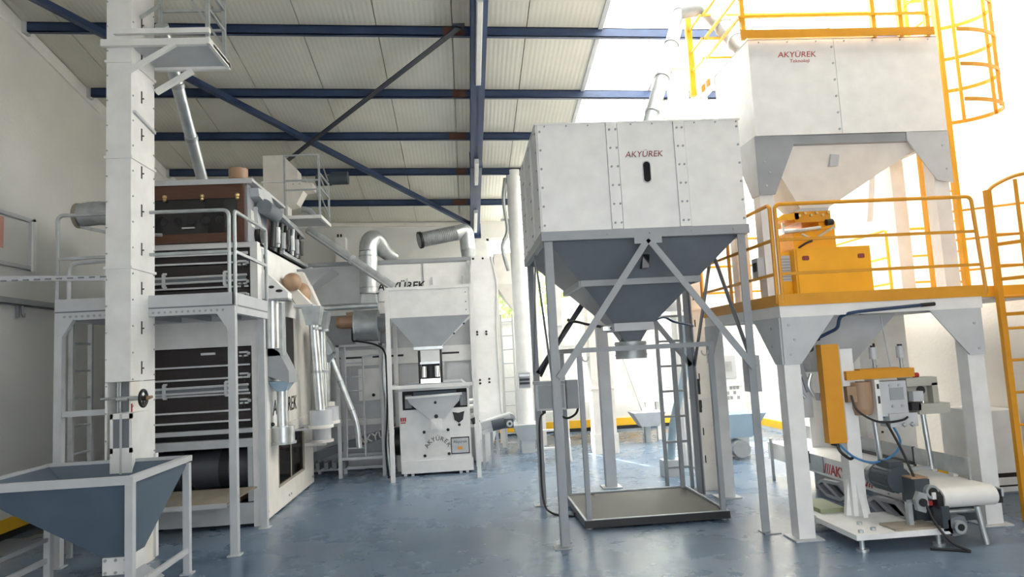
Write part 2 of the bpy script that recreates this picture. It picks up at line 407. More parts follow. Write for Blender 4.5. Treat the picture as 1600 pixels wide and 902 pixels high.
# ------------------------------------------------------------------ left wall fittings
r = thing('wall_hatch', 'white framed square hatch on the left wall with a pinkish strip', 'panel', (XL, 7.2, 2.8))
mb = MB(); y0, y1, z0, z1 = 6.55, 7.86, 2.80, 3.37
mb.box(XL, XL+.05, y0, y1, z0, z0+.04).box(XL, XL+.05, y0, y1, z1-.04, z1).box(XL, XL+.05, y0, y0+.05, z0, z1).box(XL, XL+.05, y1-.06, y1, z0, z1)
mb.build('frame', M.lgrey, r)
box('back_panel', M.plaster, r, XL+.002, XL+.012, y0+.05, y1-.06, z0+.04, z1-.04)
box('pink_strip', M.pink, r, XL+.013, XL+.018, 6.95, 7.38, z0+.18, z1-.06)
box('door_edge', M.white, r, XL+.05, XL+.07, y1-.07, y1-.01, z0-.02, z1-.03)
r = thing('cable_tray', 'grey cable tray along the left wall below the slotted strut', 'tray', (XL+.012+.01, 7.3, 2.4))
mb = MB(); mb.box(XL+.012, XL+.012+.09, 5.6, 8.3, 2.39, 2.40).box(XL+.012+.085, XL+.012+.09, 5.6, 8.3, 2.39, 2.46).box(XL+.012, XL+.012+.005, 5.6, 8.3, 2.39, 2.46); mb.build('tray', M.grey, r)
for y in (6.4, 7.6): MB().box(XL+.012, XL+.012+.03, y, y+.03, 2.27, 2.39).build('bracket', M.grey, r)
pipe('hook', M.grey, r, arc([(XL+.012+.06, 7.62, 2.39), (XL+.012+.06, 7.62, 2.31), (XL+.012+.05, 7.66, 2.28), (XL+.012+.04, 7.69, 2.31)], 4), .012, 6)
r = thing('wall_duct', 'white rectangular box fixed on the back wall behind the small elevator', 'box', (-2.33, YB, 3.1))
box('casing', M.white, r, -2.44, -2.24, YB-.22, YB, 3.05, 4.08)
for x in (-2.40, -2.34): rod('terminal', M.black, r, (x, YB-.1, 4.08), (x, YB-.1, 4.16), .02)
# trees outside the back windows
def tree(x, y, h, rr, label):
    r = thing('tree', label, 'tree', (x, y, -.13), group='trees outside the back windows')
    rod('trunk', M.bark, r, (x, y, -.13), (x, y, h*.6), .12, .07)
    mb = MB(); rnd = random.Random(int(x*10))
    for i in range(420):
        t = Vector((rnd.gauss(0, 1), rnd.gauss(0, 1), rnd.gauss(0, 1))).normalized()*rr*rnd.uniform(.45, 1)
        c = Vector((x, y, h*.72))+Vector((t.x, t.y, t.z*1.15)); a = Vector((rnd.uniform(-1, 1), rnd.uniform(-1, 1), rnd.uniform(-1, 1))).normalized(); b = a.orthogonal().normalized()
        s = rnd.uniform(.09, .17); mb.add([c-a*s, c+b*s*.5, c+a*s, c-b*s*.5], [(0, 1, 2, 3)])
    stuff(mb.build('foliage', M.leaf, r))
tree(2.5, 17.5, 4.4, 1.0, 'pale green tree behind the back window, seen past the grey hopper leg')
tree(1.0, 18.2, 3.9, .8, 'pale green tree seen low through the window beside the round white elevator')
tree(4.3, 17.0, 6.8, 1.2, 'tall pale tree outside above the white elevator heads')
# ================================================================== LEFT: intake hopper
def ring(mb, x0, x1, y0, y1, z0, z1, t):
    return mb.box(x0, x1, y0, y0+t, z0, z1).box(x0, x1, y1-t, y1, z0, z1).box(x0, x0+t, y0+t, y1-t, z0, z1).box(x1-t, x1, y0+t, y1-t, z0, z1)
r = thing('intake_hopper', 'low open slate grey intake hopper on legs at the front left', 'hopper', (-2.8, 5.32, 0))
hx0, hx1, hy0, hy1, hz = -3.36, -2.24, 4.82, 5.82, .92
MB().funnel((-2.565, -2.41, 5.12, 5.36), .33, (hx0+.015, hx1-.015, hy0+.015, hy1-.015), .90).build('funnel', M.slate, r)
MB().box(hx0, hx1, hy0, hy0+.045, .87, .925).box(hx1-.045, hx1, hy0+.045, hy1, .88, .925).box(hx0, hx0+.02, hy0+.045, hy1, .88, .925).box(hx0, hx1-.045, hy1-.02, hy1, .90, .925).build('rim', M.lgrey, r)
for x in (hx0+.031, hx1-.031):
    for y in (hy0+.031, hy1-.031):
        l = box('leg', M.lgrey, r, x-.025, x+.025, y-.025, y+.025, .012, .868); box('foot_plate', M.lgrey, l, x-.045, x+.045, y-.045, y+.045, 0, .012)
for x in (hx0+.025, hx1-.025):
    box('side_rail', M.lgrey, r, x-.012, x+.012, hy0+.05, hy1-.05, .165, .205)
box('side_rail', M.grey, r, hx0+.02, hx0+.04, hy0-.3, hy1-.05, .33, .36)
box('outlet_box', M.white, r, -2.575, -2.40, 5.10, 5.38, .22, .335)
mb = MB()
for x in (-2.555, -2.485, -2.42): mb.bolt((x, 5.10, .32), (0, -1, 0)).bolt((x, 5.10, .235), (0, -1, 0))
stuff(mb.build('bolts', M.galvd, r))
MB().frus((-2.60, -2.45, 5.5, 5.8), 0.0, (-2.565, -2.41, 5.12, 5.36), .22).build('outlet_chute', M.lgrey, r)

# ================================================================== LEFT: tall bucket elevator
r = thing('bucket_elevator', 'tall white bucket elevator column rising from the intake hopper past the frame top', 'elevator', (-2.86, 6.12, 0))
ex0, ex1, ey0, ey1 = -2.965, -2.76, 5.90, 6.345
zs = [1.545, 2.5, 3.45, 4.3, 5.25]
for a, b in zip(zs, zs[1:]): box('casing_section', M.white, r, ex0, ex1, ey0, ey1, a, b-.004)
for z in zs[1:-1]: ring(MB(), ex0-.012, ex1+.012, ey0-.012, ey1+.012, z-.012, z+.010, .012).build('joint_flange', M.white, r)
box('lower_casing', M.white, r, ex0, ex1, ey0+.16, ey1, .25, 1.54)
box('side_plate', M.cream, r, ex1-.012, ex1, ey0, ey0+.16, .1, 1.54)
box('side_plate', M.white, r, ex0, ex0+.02, ey0, ey0+.16, .1, 1.54)
box('recess_back', M.grey, r, ex0+.02, ex1-.012, ey0+.14, ey0+.158, 1.29, 1.54)
for x in (-2.872, -2.852): rod('tension_rod', M.galvd, r, (x, ey0+.02, .93 if x > -2.86 else 1.05), (x, ey0+.02, 1.54), .009)
rod('slide_shaft', M.galvd, r, (-2.99, ey0-.01, 1.41), (-2.70, ey0-.01, 1.41), .012)
rod('slide_shaft', M.galv, r, (-2.86, ey0-.02, 1.40), (-2.78, ey0-.02, 1.40), .014)
hw = MB(); c = Vector((-2.655, ey0-.01, 1.40)); n = 16
hw.tube([c+Vector((.012*math.sin(4*PI*i/n)*0, .066*math.cos(2*PI*i/n), .066*math.sin(2*PI*i/n))) for i in range(n)], .013, 8, True)
for k in range(3): t = 2*PI*k/3+.5; hw.bar(c, c+Vector((0, .062*math.cos(t), .062*math.sin(t))), .014)
hw.cyl(c-Vector((.03, 0, 0)), c+Vector((.03, 0, 0)), .02)
h = hw.build('handwheel', M.black, r, True); rod('wheel_hub', M.copper, h, (-2.625, ey0-.01, 1.40), (-2.58, ey0-.01, 1.41), .018, .01)
rod('wheel_shaft', M.galvd, r, (-2.76, ey0-.01, 1.40), (-2.69, ey0-.01, 1.40), .016)
mb = MB(); a, b, z0, z1, y = -2.845, -2.675, .98, 1.29, ey0-.16
mb.box(a, b, y, y+.015, z1-.04, z1).box(a, b, y, y+.015, z0-.2, z0+.04).box(a, a+.022, y, y+.015, z0, z1).box(b-.022, b, y, y+.015, z0, z1); wf = mb.build('inspection_frame', M.white, r)
box('pane', M.dgrey, wf, a+.022, b-.022, y+.006, y+.01, z0+.04, z1-.04)
box('bar_strip', M.lgrey, wf, -2.768, -2.752, y-.006, y+.001, .72, z1); box('feed_box', M.white, r, -2.843, -2.677, ey0-.14, ey0+.16, .60, 1.292)
sl = MB()
for k in range(13): 
    z = .97+k*.342
    if abs(z-1.40) < .1: continue
    sl.box(ex1, ex1+.004, 6.082, 6.10, z-.055, z+.055)
    sl.cyl((ex1, 6.112, z-.005), (ex1+.012, 6.112, z-.005), .006, n=6)
stuff(sl.build('inspection_slots', M.ink, r))
bt = MB()
for k in range(22):
    z = .4+k*.222
    bt.bolt((ex0+.008, ey0, z), (0, -1, 0), .008); bt.bolt((ex1, ey0+.03, z+.05), (1, 0, 0), .008); bt.bolt((ex1, ey1-.02, z+.08), (1, 0, 0), .008)
stuff(bt.build('bolts', M.galvd, r))
box('type_plate', M.lgrey, r, ex1, ex1+.003, 6.06, 6.13, 1.17, 1.28)
box('blue_sticker', M.labelb, r, ex1, ex1+.003, 5.905, 5.93, .93, 1.24)
box('blue_sticker', M.red, r, ex1, ex1+.003, 5.905, 5.925, 1.28, 1.36)
# boot parts near the floor
box('boot_rib', M.white, r, ex1, ex1+.02, ey0-.02, ey0+.03, .02, .9); box('boot_rib', M.white, r, ex1, ex1+.02, ey1-.03, ey1+.02, .02, .9)
box('boot', M.cream, r, ex0-.02, ex1, ey0+.05, ey1, 0, .25)
kn = MB(); kn.cyl((ex1, 6.1, .47), (ex1+.05, 6.1, .47), .05, n=10).cyl((ex1+.05, 6.1, .47), (ex1+.075, 6.1, .47), .03, n=8); kn.build('bearing', M.black, r, True)
box('tensioner', M.galvd, r, ex1, ex1+.012, 6.07, 6.13, .16, .40)
# service platform bolted to the column
pz = 4.45; px1, py1 = -2.08, 6.38
box('platform_floor', M.lgrey, r, ex1+.005, px1, ey0+.04, py1-.03, pz-.012, pz+.012)
box('platform_beam', M.white, r, ex0-.03, px1-.02, ey0-.045, ey0-.005, pz-.03, pz+.03)
box('platform_beam', M.white, r, ex1-.12, px1, ey0-.06, ey0-.02, pz+.07, pz+.115)
box('platform_beam', M.white, r, ex1, px1, py1-.03, py1+.01, pz-.04, pz+.03)
box('platform_edge', M.white, r, px1-.03, px1, ey0-.06, py1, pz-.03, pz+.03)
bar('platform_brace', M.white, r, (-2.76, ey0-.03, 4.20), (-2.38, ey0-.03, pz-.02), .035)
bar('platform_brace', M.white, r, (ex1+.01, py1-.02, 4.20), (-2.42, py1-.02, pz-.05), .045)
bar('side_stay', M.lgrey, r, (ex1+.01, 5.93, 3.86), (ex1+.01, 6.33, 3.80), .025)
for x, y in ((-2.7, 6.34), (-2.12, 6.34), (-2.12, 5.92)):
    box('railing_post', M.galvd, r, x-.016, x+.016, y-.016, y+.016, pz, 5.15)
for z in (4.78, 4.98):
    bar('railing_bar', M.galvd, r, (-2.7, 6.34, z), (-2.12, 6.34, z), .024); bar('railing_bar', M.galvd, r, (-2.12, 5.92, z), (-2.12, 6.34, z), .024)
bar('railing_bar', M.galvd, r, (-2.7, 6.34, 5.05), (-2.7, 5.95, 4.72), .024)
bar('railing_bar', M.galvd, r, (-2.42, 6.34, 5.1), (-2.12, 6.34, 4.6), .02)
o = tag(bar('slotted_strut', M.lgrey, None, (XL+.115, 5.85, 2.47), (-2.95, 5.87, 2.41), .028, .04), 'light grey slotted strut running from the left wall to the white elevator column', 'strut')
mb = MB()
for k in range(20): x = XL+.12+k*.087; mb.box(x, x+.045, 5.8345, 5.842, 2.412, 2.424)
stuff(mb.build('slots', M.dgrey, o))

# ================================================================== LEFT: access platform in front of the grader
r = thing('access_platform', 'grey steel access platform with railing around the dark screen machine', 'platform', (-2.8, 6.75, 0))
ax0, ax1, ay0, ay1 = -3.52, -2.05, 6.25, 7.26
for x, y in ((ax0, ay0), (ax1, ay0), (ax1-.02, ay1-.06), (ax0, ay1-.06)):
    l = box('leg', M.lgrey, r, x-.032, x+.032, y-.032, y+.032, .01, 2.11); box('foot_plate', M.lgrey, l, x-.055, x+.055, y-.055, y+.055, 0, .01)
    if y == ay0:
        s = 1 if x == ax0 else -1
        g = MB(); g.prism([(x+s*.03, 2.11), (x+s*.13, 2.11), (x+s*.03, 1.95)], 'y', y-.033, y+.02); g.build('corner_gusset', M.lgrey, l)
for y in (ay0, ay1): 
    bb = box('deck_beam', M.lgrey, r, ax0-.03, ax1+.03, y-.03, y+.03, 2.10, 2.165)
    if y == ay0:
        mb = MB()
        for k in range(28): x = ax0+.05+k*.05; mb.cyl((x, y-.033, 2.13), (x, y-.03, 2.13), .012, n=6)
        stuff(mb.build('bolt_holes', M.grey, bb))
for x in (ax0, ax1): box('deck_beam', M.lgrey, r, x-.03, x+.03, ay0+.03, ay1-.03, 2.10, 2.165)
for k in range(4): box('cross_beam', M.grey, r, ax0+.3+k*.3, ax0+.34+k*.3, ay0+.03, ay1-.03, 2.105, 2.16)
box('deck', M.dgrey, r, ax0-.03, ax1+.03, ay0-.03, ay1+.0, 2.166, 2.18)
box('toe_board', M.lgrey, r, ax0-.03, ax1+.01, ay0-.032, ay0-.026, 2.178, 2.285)
box('toe_board', M.lgrey, r, ax1+.026, ax1+.032, ay0, ay1, 2.178, 2.285)
box('toe_board', M.lgrey, r, ax0-.032, ax0-.026, ay0, ay1, 2.178, 2.285)
zt_, zm_ = 3.04, 2.66
pipe('guard_rail', M.galvd, r, bend([(ax1-.02, ay0, 2.1), (ax1-.02, ay0, zt_), (ax0-.03, ay0, zt_), (ax0-.03, ay0, 2.1)]), .017)
bar('mid_rail', M.galvd, r, (ax0-.03, ay0, zm_-.01), (ax1-.02, ay0, zm_), .026)
pipe('guard_rail', M.galvd, r, bend([(ax1+.02, ay0+.03, 2.1), (ax1+.02, ay0+.03, zt_-.005), (ax1+.02, ay1, zt_), (ax1+.02, ay1, 2.1)], .03), .017)
bar('mid_rail', M.galvd, r, (ax1+.02, ay0+.03, zm_), (ax1+.02, ay1, zm_), .026)
pipe('guard_rail', M.galvd, r, bend([(ax0-.03, ay1-.15, 2.1), (ax0-.03, ay1-.15, 3.03), (ax0+.5, ay1-.15, 3.0)]), .017)
pipe('entry_hoop', M.lgrey, r, bend([(ax0-.18, 6.7, 2.16), (ax0-.18, 6.7, 2.68), (ax0+.4, 6.7, 2.70)], .1), .022)
bar('lower_tie', M.lgrey, r, (ax0, ay0, 1.285), (ax0+.55, ay0, 1.29), .03, .05)
# its ladder
for y in (6.48, 6.80): box('ladder_stile', M.galvd, r, ax0-.05, ax0-.01, y-.015, y+.015, .02, 2.1)
for k in range(8): rod('rung', M.galvd, r, (ax0-.03, 6.49, .16+k*.25), (ax0-.03, 6.79, .16+k*.25), .011)

# ================================================================== LEFT: the screen grader
r = thing('screen_grader', 'tall white screen machine with dark sieve drawers and a brown top box', 'machine', (-2.64, 8.5, 0))
gx0, gx1, gy0, gy1 = -3.42, -2.13, 7.3, 9.68
box('core', M.black, r, gx0+.05, gx1-.10, gy0+.14, gy1-.05, .85, 2.88)
box('side_panel', M.white, r, gx1-.02, gx1, gy0+.12, gy1, 2.2, 2.93); 
box('side_panel', M.white, r, gx1-.02, gx1, gy0+.12, 8.40, .92, 2.2); box('side_panel', M.white, r, gx1-.02, gx1, gy0+.12, 7.45, .02, .92); box('side_panel', M.cream, r, gx1-.02, gx1, 8.40, 8.85, .92, 1.45)
box('side_panel', M.cream, r, gx1-.02, gx1, 8.85, gy1, .92, 2.2)
box('dark_bay', M.ink, r, gx1-.05, gx1-.022, 8.40, 8.85, .92, 2.2)
box('side_panel', M.white, r, gx0, gx0+.02, gy0+.12, gy1, .02, 2.93)
box('rear_panel', M.white, r, gx0, gx1, gy1-.02, gy1, .02, 2.93)
box('top_plate', M.white, r, gx0, gx1, gy0+.1, gy1, 2.90, 2.93)
for x0, x1 in ((gx1-.075, gx1), (gx0, gx0+.1)): box('front_post', M.white, r, x0, x1, gy0, gy0+.12, 0, 2.93)
for z0, z1, m in ((2.875, 2.93, M.white), (1.84, 2.14, M.white), (.80, .885, M.lgrey)):
    box('front_beam', m, r, gx0+.1, gx1-.075, gy0+.002, gy0+.10, z0, z1)
box('beam_lip', M.white, r, gx0+.1, gx1-.075, gy0-.006, gy0+.002, 1.835, 1.885)
box('base_front', M.lgrey, r, gx0+.1, gx1-.075, gy0+.005, gy0+.03, .03, .24)
box('sill', M.lgrey, r, gx0+.1, gx1-.075, gy0-.01, gy0+.06, .945, .99)
# sieve drawers: upper bay z 2.25-2.86, lower bay 1.05-1.83
def drawer(z0, z1, y, grip=False):
    d = box('sieve_drawer', M.mesh, r, gx0+.12, gx1-.085, y, y+.05, z0, z1)
    bar('edge_strip', M.alu, d, (gx0+.12, y-.012, z0+.012), (gx1-.10, y-.012, z0+.012), .014, .018)
    if grip:
        b = MB(); zc = z0+(z1-z0)*.72; b.box(-2.72, -2.58, y-.022, y-.012, zc-.012, zc+.012).box(-2.72, -2.705, y-.014, y, zc-.012, zc+.012).box(-2.595, -2.58, y-.014, y, zc-.012, zc+.012); b.build('grip', M.alu, d)
    return d
drawer(2.22, 2.44, gy0+.03); drawer(2.45, 2.70, gy0+.03); drawer(2.71, 2.86, gy0+.04)
bar('edge_strip', M.alu, r, (gx0+.12, gy0+.01, 2.815), (gx1-.10, gy0+.01, 2.815), .02, .028)
drawer(1.63, 1.825, gy0+.03, True); drawer(1.50, 1.622, gy0+.03); drawer(1.335, 1.492, gy0+.03); drawer(1.165, 1.33, gy0+.03); drawer(1.06, 1.16, gy0+.03)
def clamp_bar(z):
    c = MB()
    for dz in (-.028, .028): c.cyl((gx0+.15, gy0-.035, z+dz-.004), (gx1-.10, gy0-.035, z+dz+.004), .012, n=8)
    b = c.build('clamp_rod', M.alu, r, True)
    MB().box(gx0+.15, gx1-.11, gy0-.028, gy0-.02, z-.02, z+.02).build('rod_web', M.dgrey, b)
    for x in (-3.07, -2.455):
        k = MB(); k.box(x-.013, x+.013, gy0-.055, gy0-.015, z-.068, z+.068).box(x-.006, x+.03, gy0-.05, gy0-.03, z-.08, z-.06).box(x-.006, x+.03, gy0-.05, gy0-.03, z+.06, z+.08); k.build('clamp', M.alu, b)
clamp_bar(2.545); clamp_bar(1.405)
for z in (2.70, 2.50, 2.36, 1.745, 1.525, 1.26):
    k = MB(); x = -2.275
    k.box(x-.05, x+.03, gy0-.02, gy0+.03, z+.015, z+.035).box(x-.05, x-.02, gy0-.02, gy0+.03, z-.02, z-.002).box(x, x+.03, gy0-.02, gy0+.03, z-.02, z-.002)
    k.cyl((x+.03, gy0, z+.01), (x+.055, gy0, z+.01), .016, n=8)
    q = k.build('quick_latch', M.alu, r); rod('latch_knob', M.black, q, (x-.005, gy0-.015, z-.06), (x-.005, gy0-.015, z-.03), .013)
# lower opening with the drum and the tan shelf
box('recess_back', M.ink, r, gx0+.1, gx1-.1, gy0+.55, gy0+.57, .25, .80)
rod('drum', M.drum, r, (gx0+.1, gy0+.30, .56), (gx1-.1, gy0+.30, .56), .2, k=28)
for x in (-2.52, -2.9): rod('drum_band', M.ink, r, (x-.07, gy0+.30, .56), (x+.03, gy0+.30, .56), .207, k=28)
box('recess_post', M.lgrey, r, gx1-.135, gx1-.085, gy0+.02, gy0+.06, .25, .80)
sh = MB(); sh.hexa([(gx0+.1, gy0-.36, .30), (gx1-.22, gy0-.36, .30), (gx1-.04, gy0, .385), (gx0+.1, gy0, .385)], [(gx0+.1, gy0-.36, .312), (gx1-.22, gy0-.36, .312), (gx1-.04, gy0, .397), (gx0+.1, gy0, .397)])
s_ = sh.build('tray_shelf', M.shelf, r); box('shelf_lip', M.lgrey, s_, gx0+.1, gx1-.22, gy0-.372, gy0-.36, .272, .315)
mb = MB(); mb.prism([(gy0-.34, .295), (gy0, .38), (gy0, .2)], 'x', gx1-.25, gx1-.24); mb.build('shelf_bracket', M.lgrey, r)
# white side skirt with brown acrylic door
mb = MB(); y0, y1, z0, z1 = 7.92, 9.16, .26, .82
x0, x1 = gx1-.02, gx1+.012
for a in ((7.45, y0, .02, .94), (y1, gy1, .02, .94), (y0, y1, .02, z0), (y0, y1, z1, .94)): mb.box(x0, x1, *a)
mb.build('door_skirt', M.cream, r)
box('tinted_pane', M.smoke, r, gx1-.008, gx1-.004, y0, y1, z0, z1); ring(MB(), gx1-.002, gx1+.004, y0, y1, z0, z1, .02).build('pane_frame', M.grey, r) if False else None
for a in ((y0, y1, z0, z0+.025), (y0, y1, z1-.025, z1), (y0, y0+.03, z0, z1), (y1-.03, y1, z0, z1)): box('pane_frame', M.shelf, r, gx1-.004, gx1+.014, *a)
box('pane_divider', M.shelf, r, gx1-.002, gx1+.006, 8.5, 8.53, z0, z1)
ring(MB(), gx1-.30, gx1-.28, y0, y1, z0, z1, .02).build('inner_frame', M.shelf, r)
box('inner_back', M.shelf, r, gx1-.5, gx1-.48, y0-.1, y1+.1, .1, .9)
mb = MB()
for y in (7.5, 8.35, 8.45, 9.6): mb.bolt((x1, y, .10), (1, 0, 0), .014)
stuff(mb.build('bolts', M.galvd, r))
text('lettering', 'AKYÜREK', M.ink, r, (gx1+.004, 8.30, 1.07), .24, (PI/2, 0, PI/2), 'CENTER', .15, .002)
# brown top box
tx0, tx1, ty0, ty1 = gx0, -2.245, 7.26, 8.2
tb = box('top_box', M.brown, r, tx0, tx1-.02, ty0+.02, ty1, 2.94, 3.56)
for a in ((tx0, tx1, ty0, ty0+.03, 2.935, 3.03), (tx0, tx1, ty0, ty0+.03, 3.40, 3.55), (tx1-.07, tx1, ty0, ty0+.03, 3.03, 3.40)): box('wood_frame', M.wood, tb, *a)
box('wood_frame', M.wood, tb, tx1-.02, tx1, ty0+.03, ty1, 2.935, 3.55)
box('smoked_front', M.tint, tb, tx0, tx1-.07, ty0+.012, ty0+.02, 3.03, 3.40)
mb = MB()
for x in (-3.06, -2.92, -2.78, -2.64, -2.50, -2.36): mb.cyl((x, ty0+.013, 3.17), (x, ty0+.002, 3.17), .045, .04, n=16)
stuff(mb.build('round_windows', M.black, tb, True))
g = MB(); g.box(-2.88, -2.75, ty0-.012, ty0-.002, 3.085, 3.10).box(-2.88, -2.868, ty0-.004, ty0+.012, 3.085, 3.10).box(-2.762, -2.75, ty0-.004, ty0+.012, 3.085, 3.10); g.build('grip', M.galv, tb)
for x in (-3.05, -2.67, -2.31):
    k = MB(); k.ball((x, ty0-.012, 3.425), .024, 8, 6).ball((x, ty0-.012, 3.395), .02, 8, 6); k.build('brass_latch', M.brass, tb, True)
box('lid', M.lgrey, r, tx0-.02, tx1+.09, ty0-.02, ty1+.4, 3.57, 3.60)
box('lid_lip', M.lgrey, r, tx0-.02, tx1+.09, ty0-.025, ty0-.02, 3.545, 3.60)
cp = MB(); cp.cyl((-2.47, 7.8, 3.60), (-2.47, 7.8, 3.74), .08, .09, 16).cyl((-2.47, 7.8, 3.74), (-2.47, 7.8, 3.86), .105, .105, 18); cp.build('vent_cap', M.copper, r, True)
# drives and black mechanism along the right flank above the frame
box('flank_panel', M.grey, r, tx1+.0, tx1+.02, ty0+.05, 8.05, 2.94, 3.56)
d = MB(); d.prism([(7.35, 3.52), (7.8, 3.58), (8.0, 3.46), (7.75, 3.40), (7.4, 3.44)], 'x', tx1+.02, tx1+.12); d.build('belt_guard', M.lgrey, r)
rod('drive_motor', M.dgrey, r, (-2.12, 7.55, 3.36), (-2.12, 8.0, 3.36), .085, k=20)
rod('motor_cap', M.dgrey, r, (-2.12, 8.0, 3.36), (-2.12, 8.08, 3.36), .08, .05, k=20)
mb = MB(); mb.prism([(7.5, 3.35), (7.6, 3.35), (7.75, 2.98), (7.6, 2.94)], 'x', tx1+.02, tx1+.06); mb.build('belt_arm', M.lgrey, r)
rod('pulley', M.black, r, (tx1+.02, 7.62, 3.05), (tx1+.08, 7.62, 3.05), .09, k=18)
box('sticker', M.label, r, tx1+.021, tx1+.024, 7.42, 7.60, 3.12, 3.3)
box('mechanism_box', M.dgrey, r, -2.55, -2.2, 8.22, 9.5, 2.935, 3.42)
rnd = random.Random(3); mechs = [M.black, M.motor, M.galvd, M.black, M.grey, M.black]
for k in range(12):
    y = 8.0+k*.115; z = 2.97+rnd.uniform(0, .08); h_ = rnd.uniform(.2, .4)
    rod('lever', mechs[k % 6], r, (-2.165, y, z), (-2.15, y+.02, z+h_), .026)
    if k % 2: rod('cylinder', mechs[(k+1) % 6], r, (-2.145, y+.03, z+.05), (-2.145, y+.03, z+.24), .04)
bar('mechanism_rail', M.galv, r, (-2.15, 7.9, 3.46), (-2.15, 9.5, 3.36), .05); bar('mechanism_rail', M.galvd, r, (-2.13, 8.3, 2.965), (-2.13, 9.6, 2.965), .04)
mb = MB(); mb.frus((-2.22, -1.98, 9.1, 9.5), 2.62, (-2.3, -1.7, 9.0, 9.7), 2.85); mb.build('outlet_cone', M.grey, r)
# white chutes on the flank
box('gauge_plate', M.lgrey, r, gx1, gx1+.004, 7.46, 7.62, 2.56, 2.88)
for z in (2.80, 2.68): rod('gauge_knob', M.ink, r, (gx1, 7.54, z), (gx1+.02, 7.54, z), .03)
mb = MB(); mb.prism([(gx1, 2.33), (gx1+.27, 2.33), (gx1+.27, 2.39), (gx1+.04, 2.62), (gx1, 2.62)], 'y', 7.45, 7.62); ch = mb.build('flank_chute', M.white, r)
for x, z, w_ in ((gx1+.10, 2.455, .03), (gx1+.18, 2.41, .038)):
    MB().prism([(x+w_*math.cos(t), z+.016*math.sin(t)) for t in [2*PI*i/14 for i in range(14)]], 'y', 7.446, 7.452).build('hole', M.ink, ch)
box('chute_lip', M.grey, ch, gx1, gx1+.275, 7.44, 7.63, 2.31, 2.33)
rod('chute_pipe', M.galv, r, (gx1+.08, 7.54, 1.80), (gx1+.08, 7.54, 2.31), .07, k=18)
box('chute_box', M.galvd, r, gx1+.0, gx1+.16, 7.62, 7.75, 1.72, 2.30)
k = MB(); k.ball((gx1+.12, 8.28, 2.60), .11, 12, 8, (1, 1.3, 1)); k.ball((gx1+.14, 8.62, 2.48), .12, 12, 8, (1, 1.2, 1.25)); k.build('filter_sock', M.copper, r, True)
for y, z in ((8.45, 2.33), (9.0, 2.30)):
    MB().frus((gx1+.14, gx1+.31, y-.08, y+.10), z, (gx1, gx1+.10, y-.12, y+.14), z+(.25 if y < 8.6 else .5)).build('suction_hood', M.cream, r)
    box('hood_flange', M.lgrey, r, gx1+.11, gx1+.34, y-.11, y+.15, z-.03, z)
mb = MB(); mb.prism([(gx1, 1.84), (gx1+.12, 1.76), (gx1+.22, 1.55), (gx1+.22, 1.42), (gx1, 1.50)], 'y', 7.62, 7.95); mb.build('elbow_hood', M.grey, r)
MB().frus((gx1+.06, gx1+.16, 7.70, 7.82), 1.33, (gx1+.0, gx1+.22, 7.62, 7.94), 1.44).build('elbow_outlet', M.teal, r)
rod('spout', M.galv, r, (gx1+.11, 7.76, .94), (gx1+.11, 7.76, 1.34), .06, k=18)
rod('spout_collar', M.galv, r, (gx1+.11, 7.76, .78), (gx1+.11, 7.76, .95), .125, k=22); rod('spout_ring', M.galvd, r, (gx1+.11, 7.76, .76), (gx1+.11, 7.76, .785), .14, k=22)
for x, y, zt in ((gx1+.33, 8.40, 2.3), (gx1+.31, 8.95, 2.27)):
    MB().frus((x-.075, x+.075, y-.075, y+.075), zt-.22, (x-.12, x+.11, y-.12, y+.12), zt).build('hood_adapter', M.galvd, r)
    rod('down_pipe', M.galv, r, (x+(.06 if y < 8.5 else 0), y, 1.05), (x, y, zt-.2), .058, k=18)
    for z in (1.5, 2.02): rod('pipe_clip', M.galvd, r, (x+.03, y, z), (x+.03, y, z+.03), .066)
    rod('spout_collar', M.lgrey, r, (x+.06, y, .88), (x+.06, y, 1.06), .13, k=22); rod('spout_ring', M.cream, r, (x+.06, y, .85), (x+.06, y, .885), .145, k=22)
box('collar_bracket', M.lgrey, r, gx1, gx1+.3, 8.38, 8.44, .83, .85); box('collar_bracket', M.lgrey, r, gx1, gx1+.3, 8.92, 8.98, .83, .85)
for x, y in ((gx1+.22, 9.25),): 
    rod('spout_collar', M.lgrey, r, (x, y, .62), (x, y, .80), .12, k=22); rod('spout_ring', M.cream, r, (x, y, .59), (x, y, .625), .15, k=22)
    box('collar_bracket', M.cream, r, gx1, x+.05, y-.05, y+.05, .55, .59)
mb = MB()
for y, z in ((7.7, 1.6), (7.7, .98), (7.75, .86), (8.3, 1.55)): mb.ball((gx1+.02, y, z), .022, 8, 5)
stuff(mb.build('knobs', M.black, r, True))
# flexible duct beside it on the left
pts = [(-3.75+.5*t, 6.98, 3.20+.02*math.sin(t*5)) for t in [i/24 for i in range(25)]]
o = tag(MB().tube(pts, [.115+.006*(i % 2) for i in range(25)], 16).build('flexible_duct', M.galvd, None, True), 'short ribbed grey duct behind the railing left of the tall white column', 'duct')
rod('duct_rim', M.shelf, o, (-3.78, 6.98, 3.20), (-3.745, 6.98, 3.20), .125, k=18)
bar('duct_hanger', M.galvd, o, (-3.75, 6.98, 3.09), (-3.3, 7.05, 2.97), .03)
# galvanised spout pipe from the column to the grader lid
o = thing('spout_pipe', 'straight galvanised spout pipe slanting from the white column to the grader lid', 'pipe', (-2.75, 7.5, 3.6))
P0, P1 = Vector((-2.61, 6.15, 4.75)), Vector((-2.745, 7.5, 3.612))
for k in range(3):
    a, b = P0.lerp(P1, k/3), P0.lerp(P1, (k+1)/3); rod('pipe_length', M.galv, o, a, b, .058, k=18)
    if k: rod('pipe_clip', M.galvd, o, a-(P1-P0)*.012, a+(P1-P0)*.012, .066, k=18)
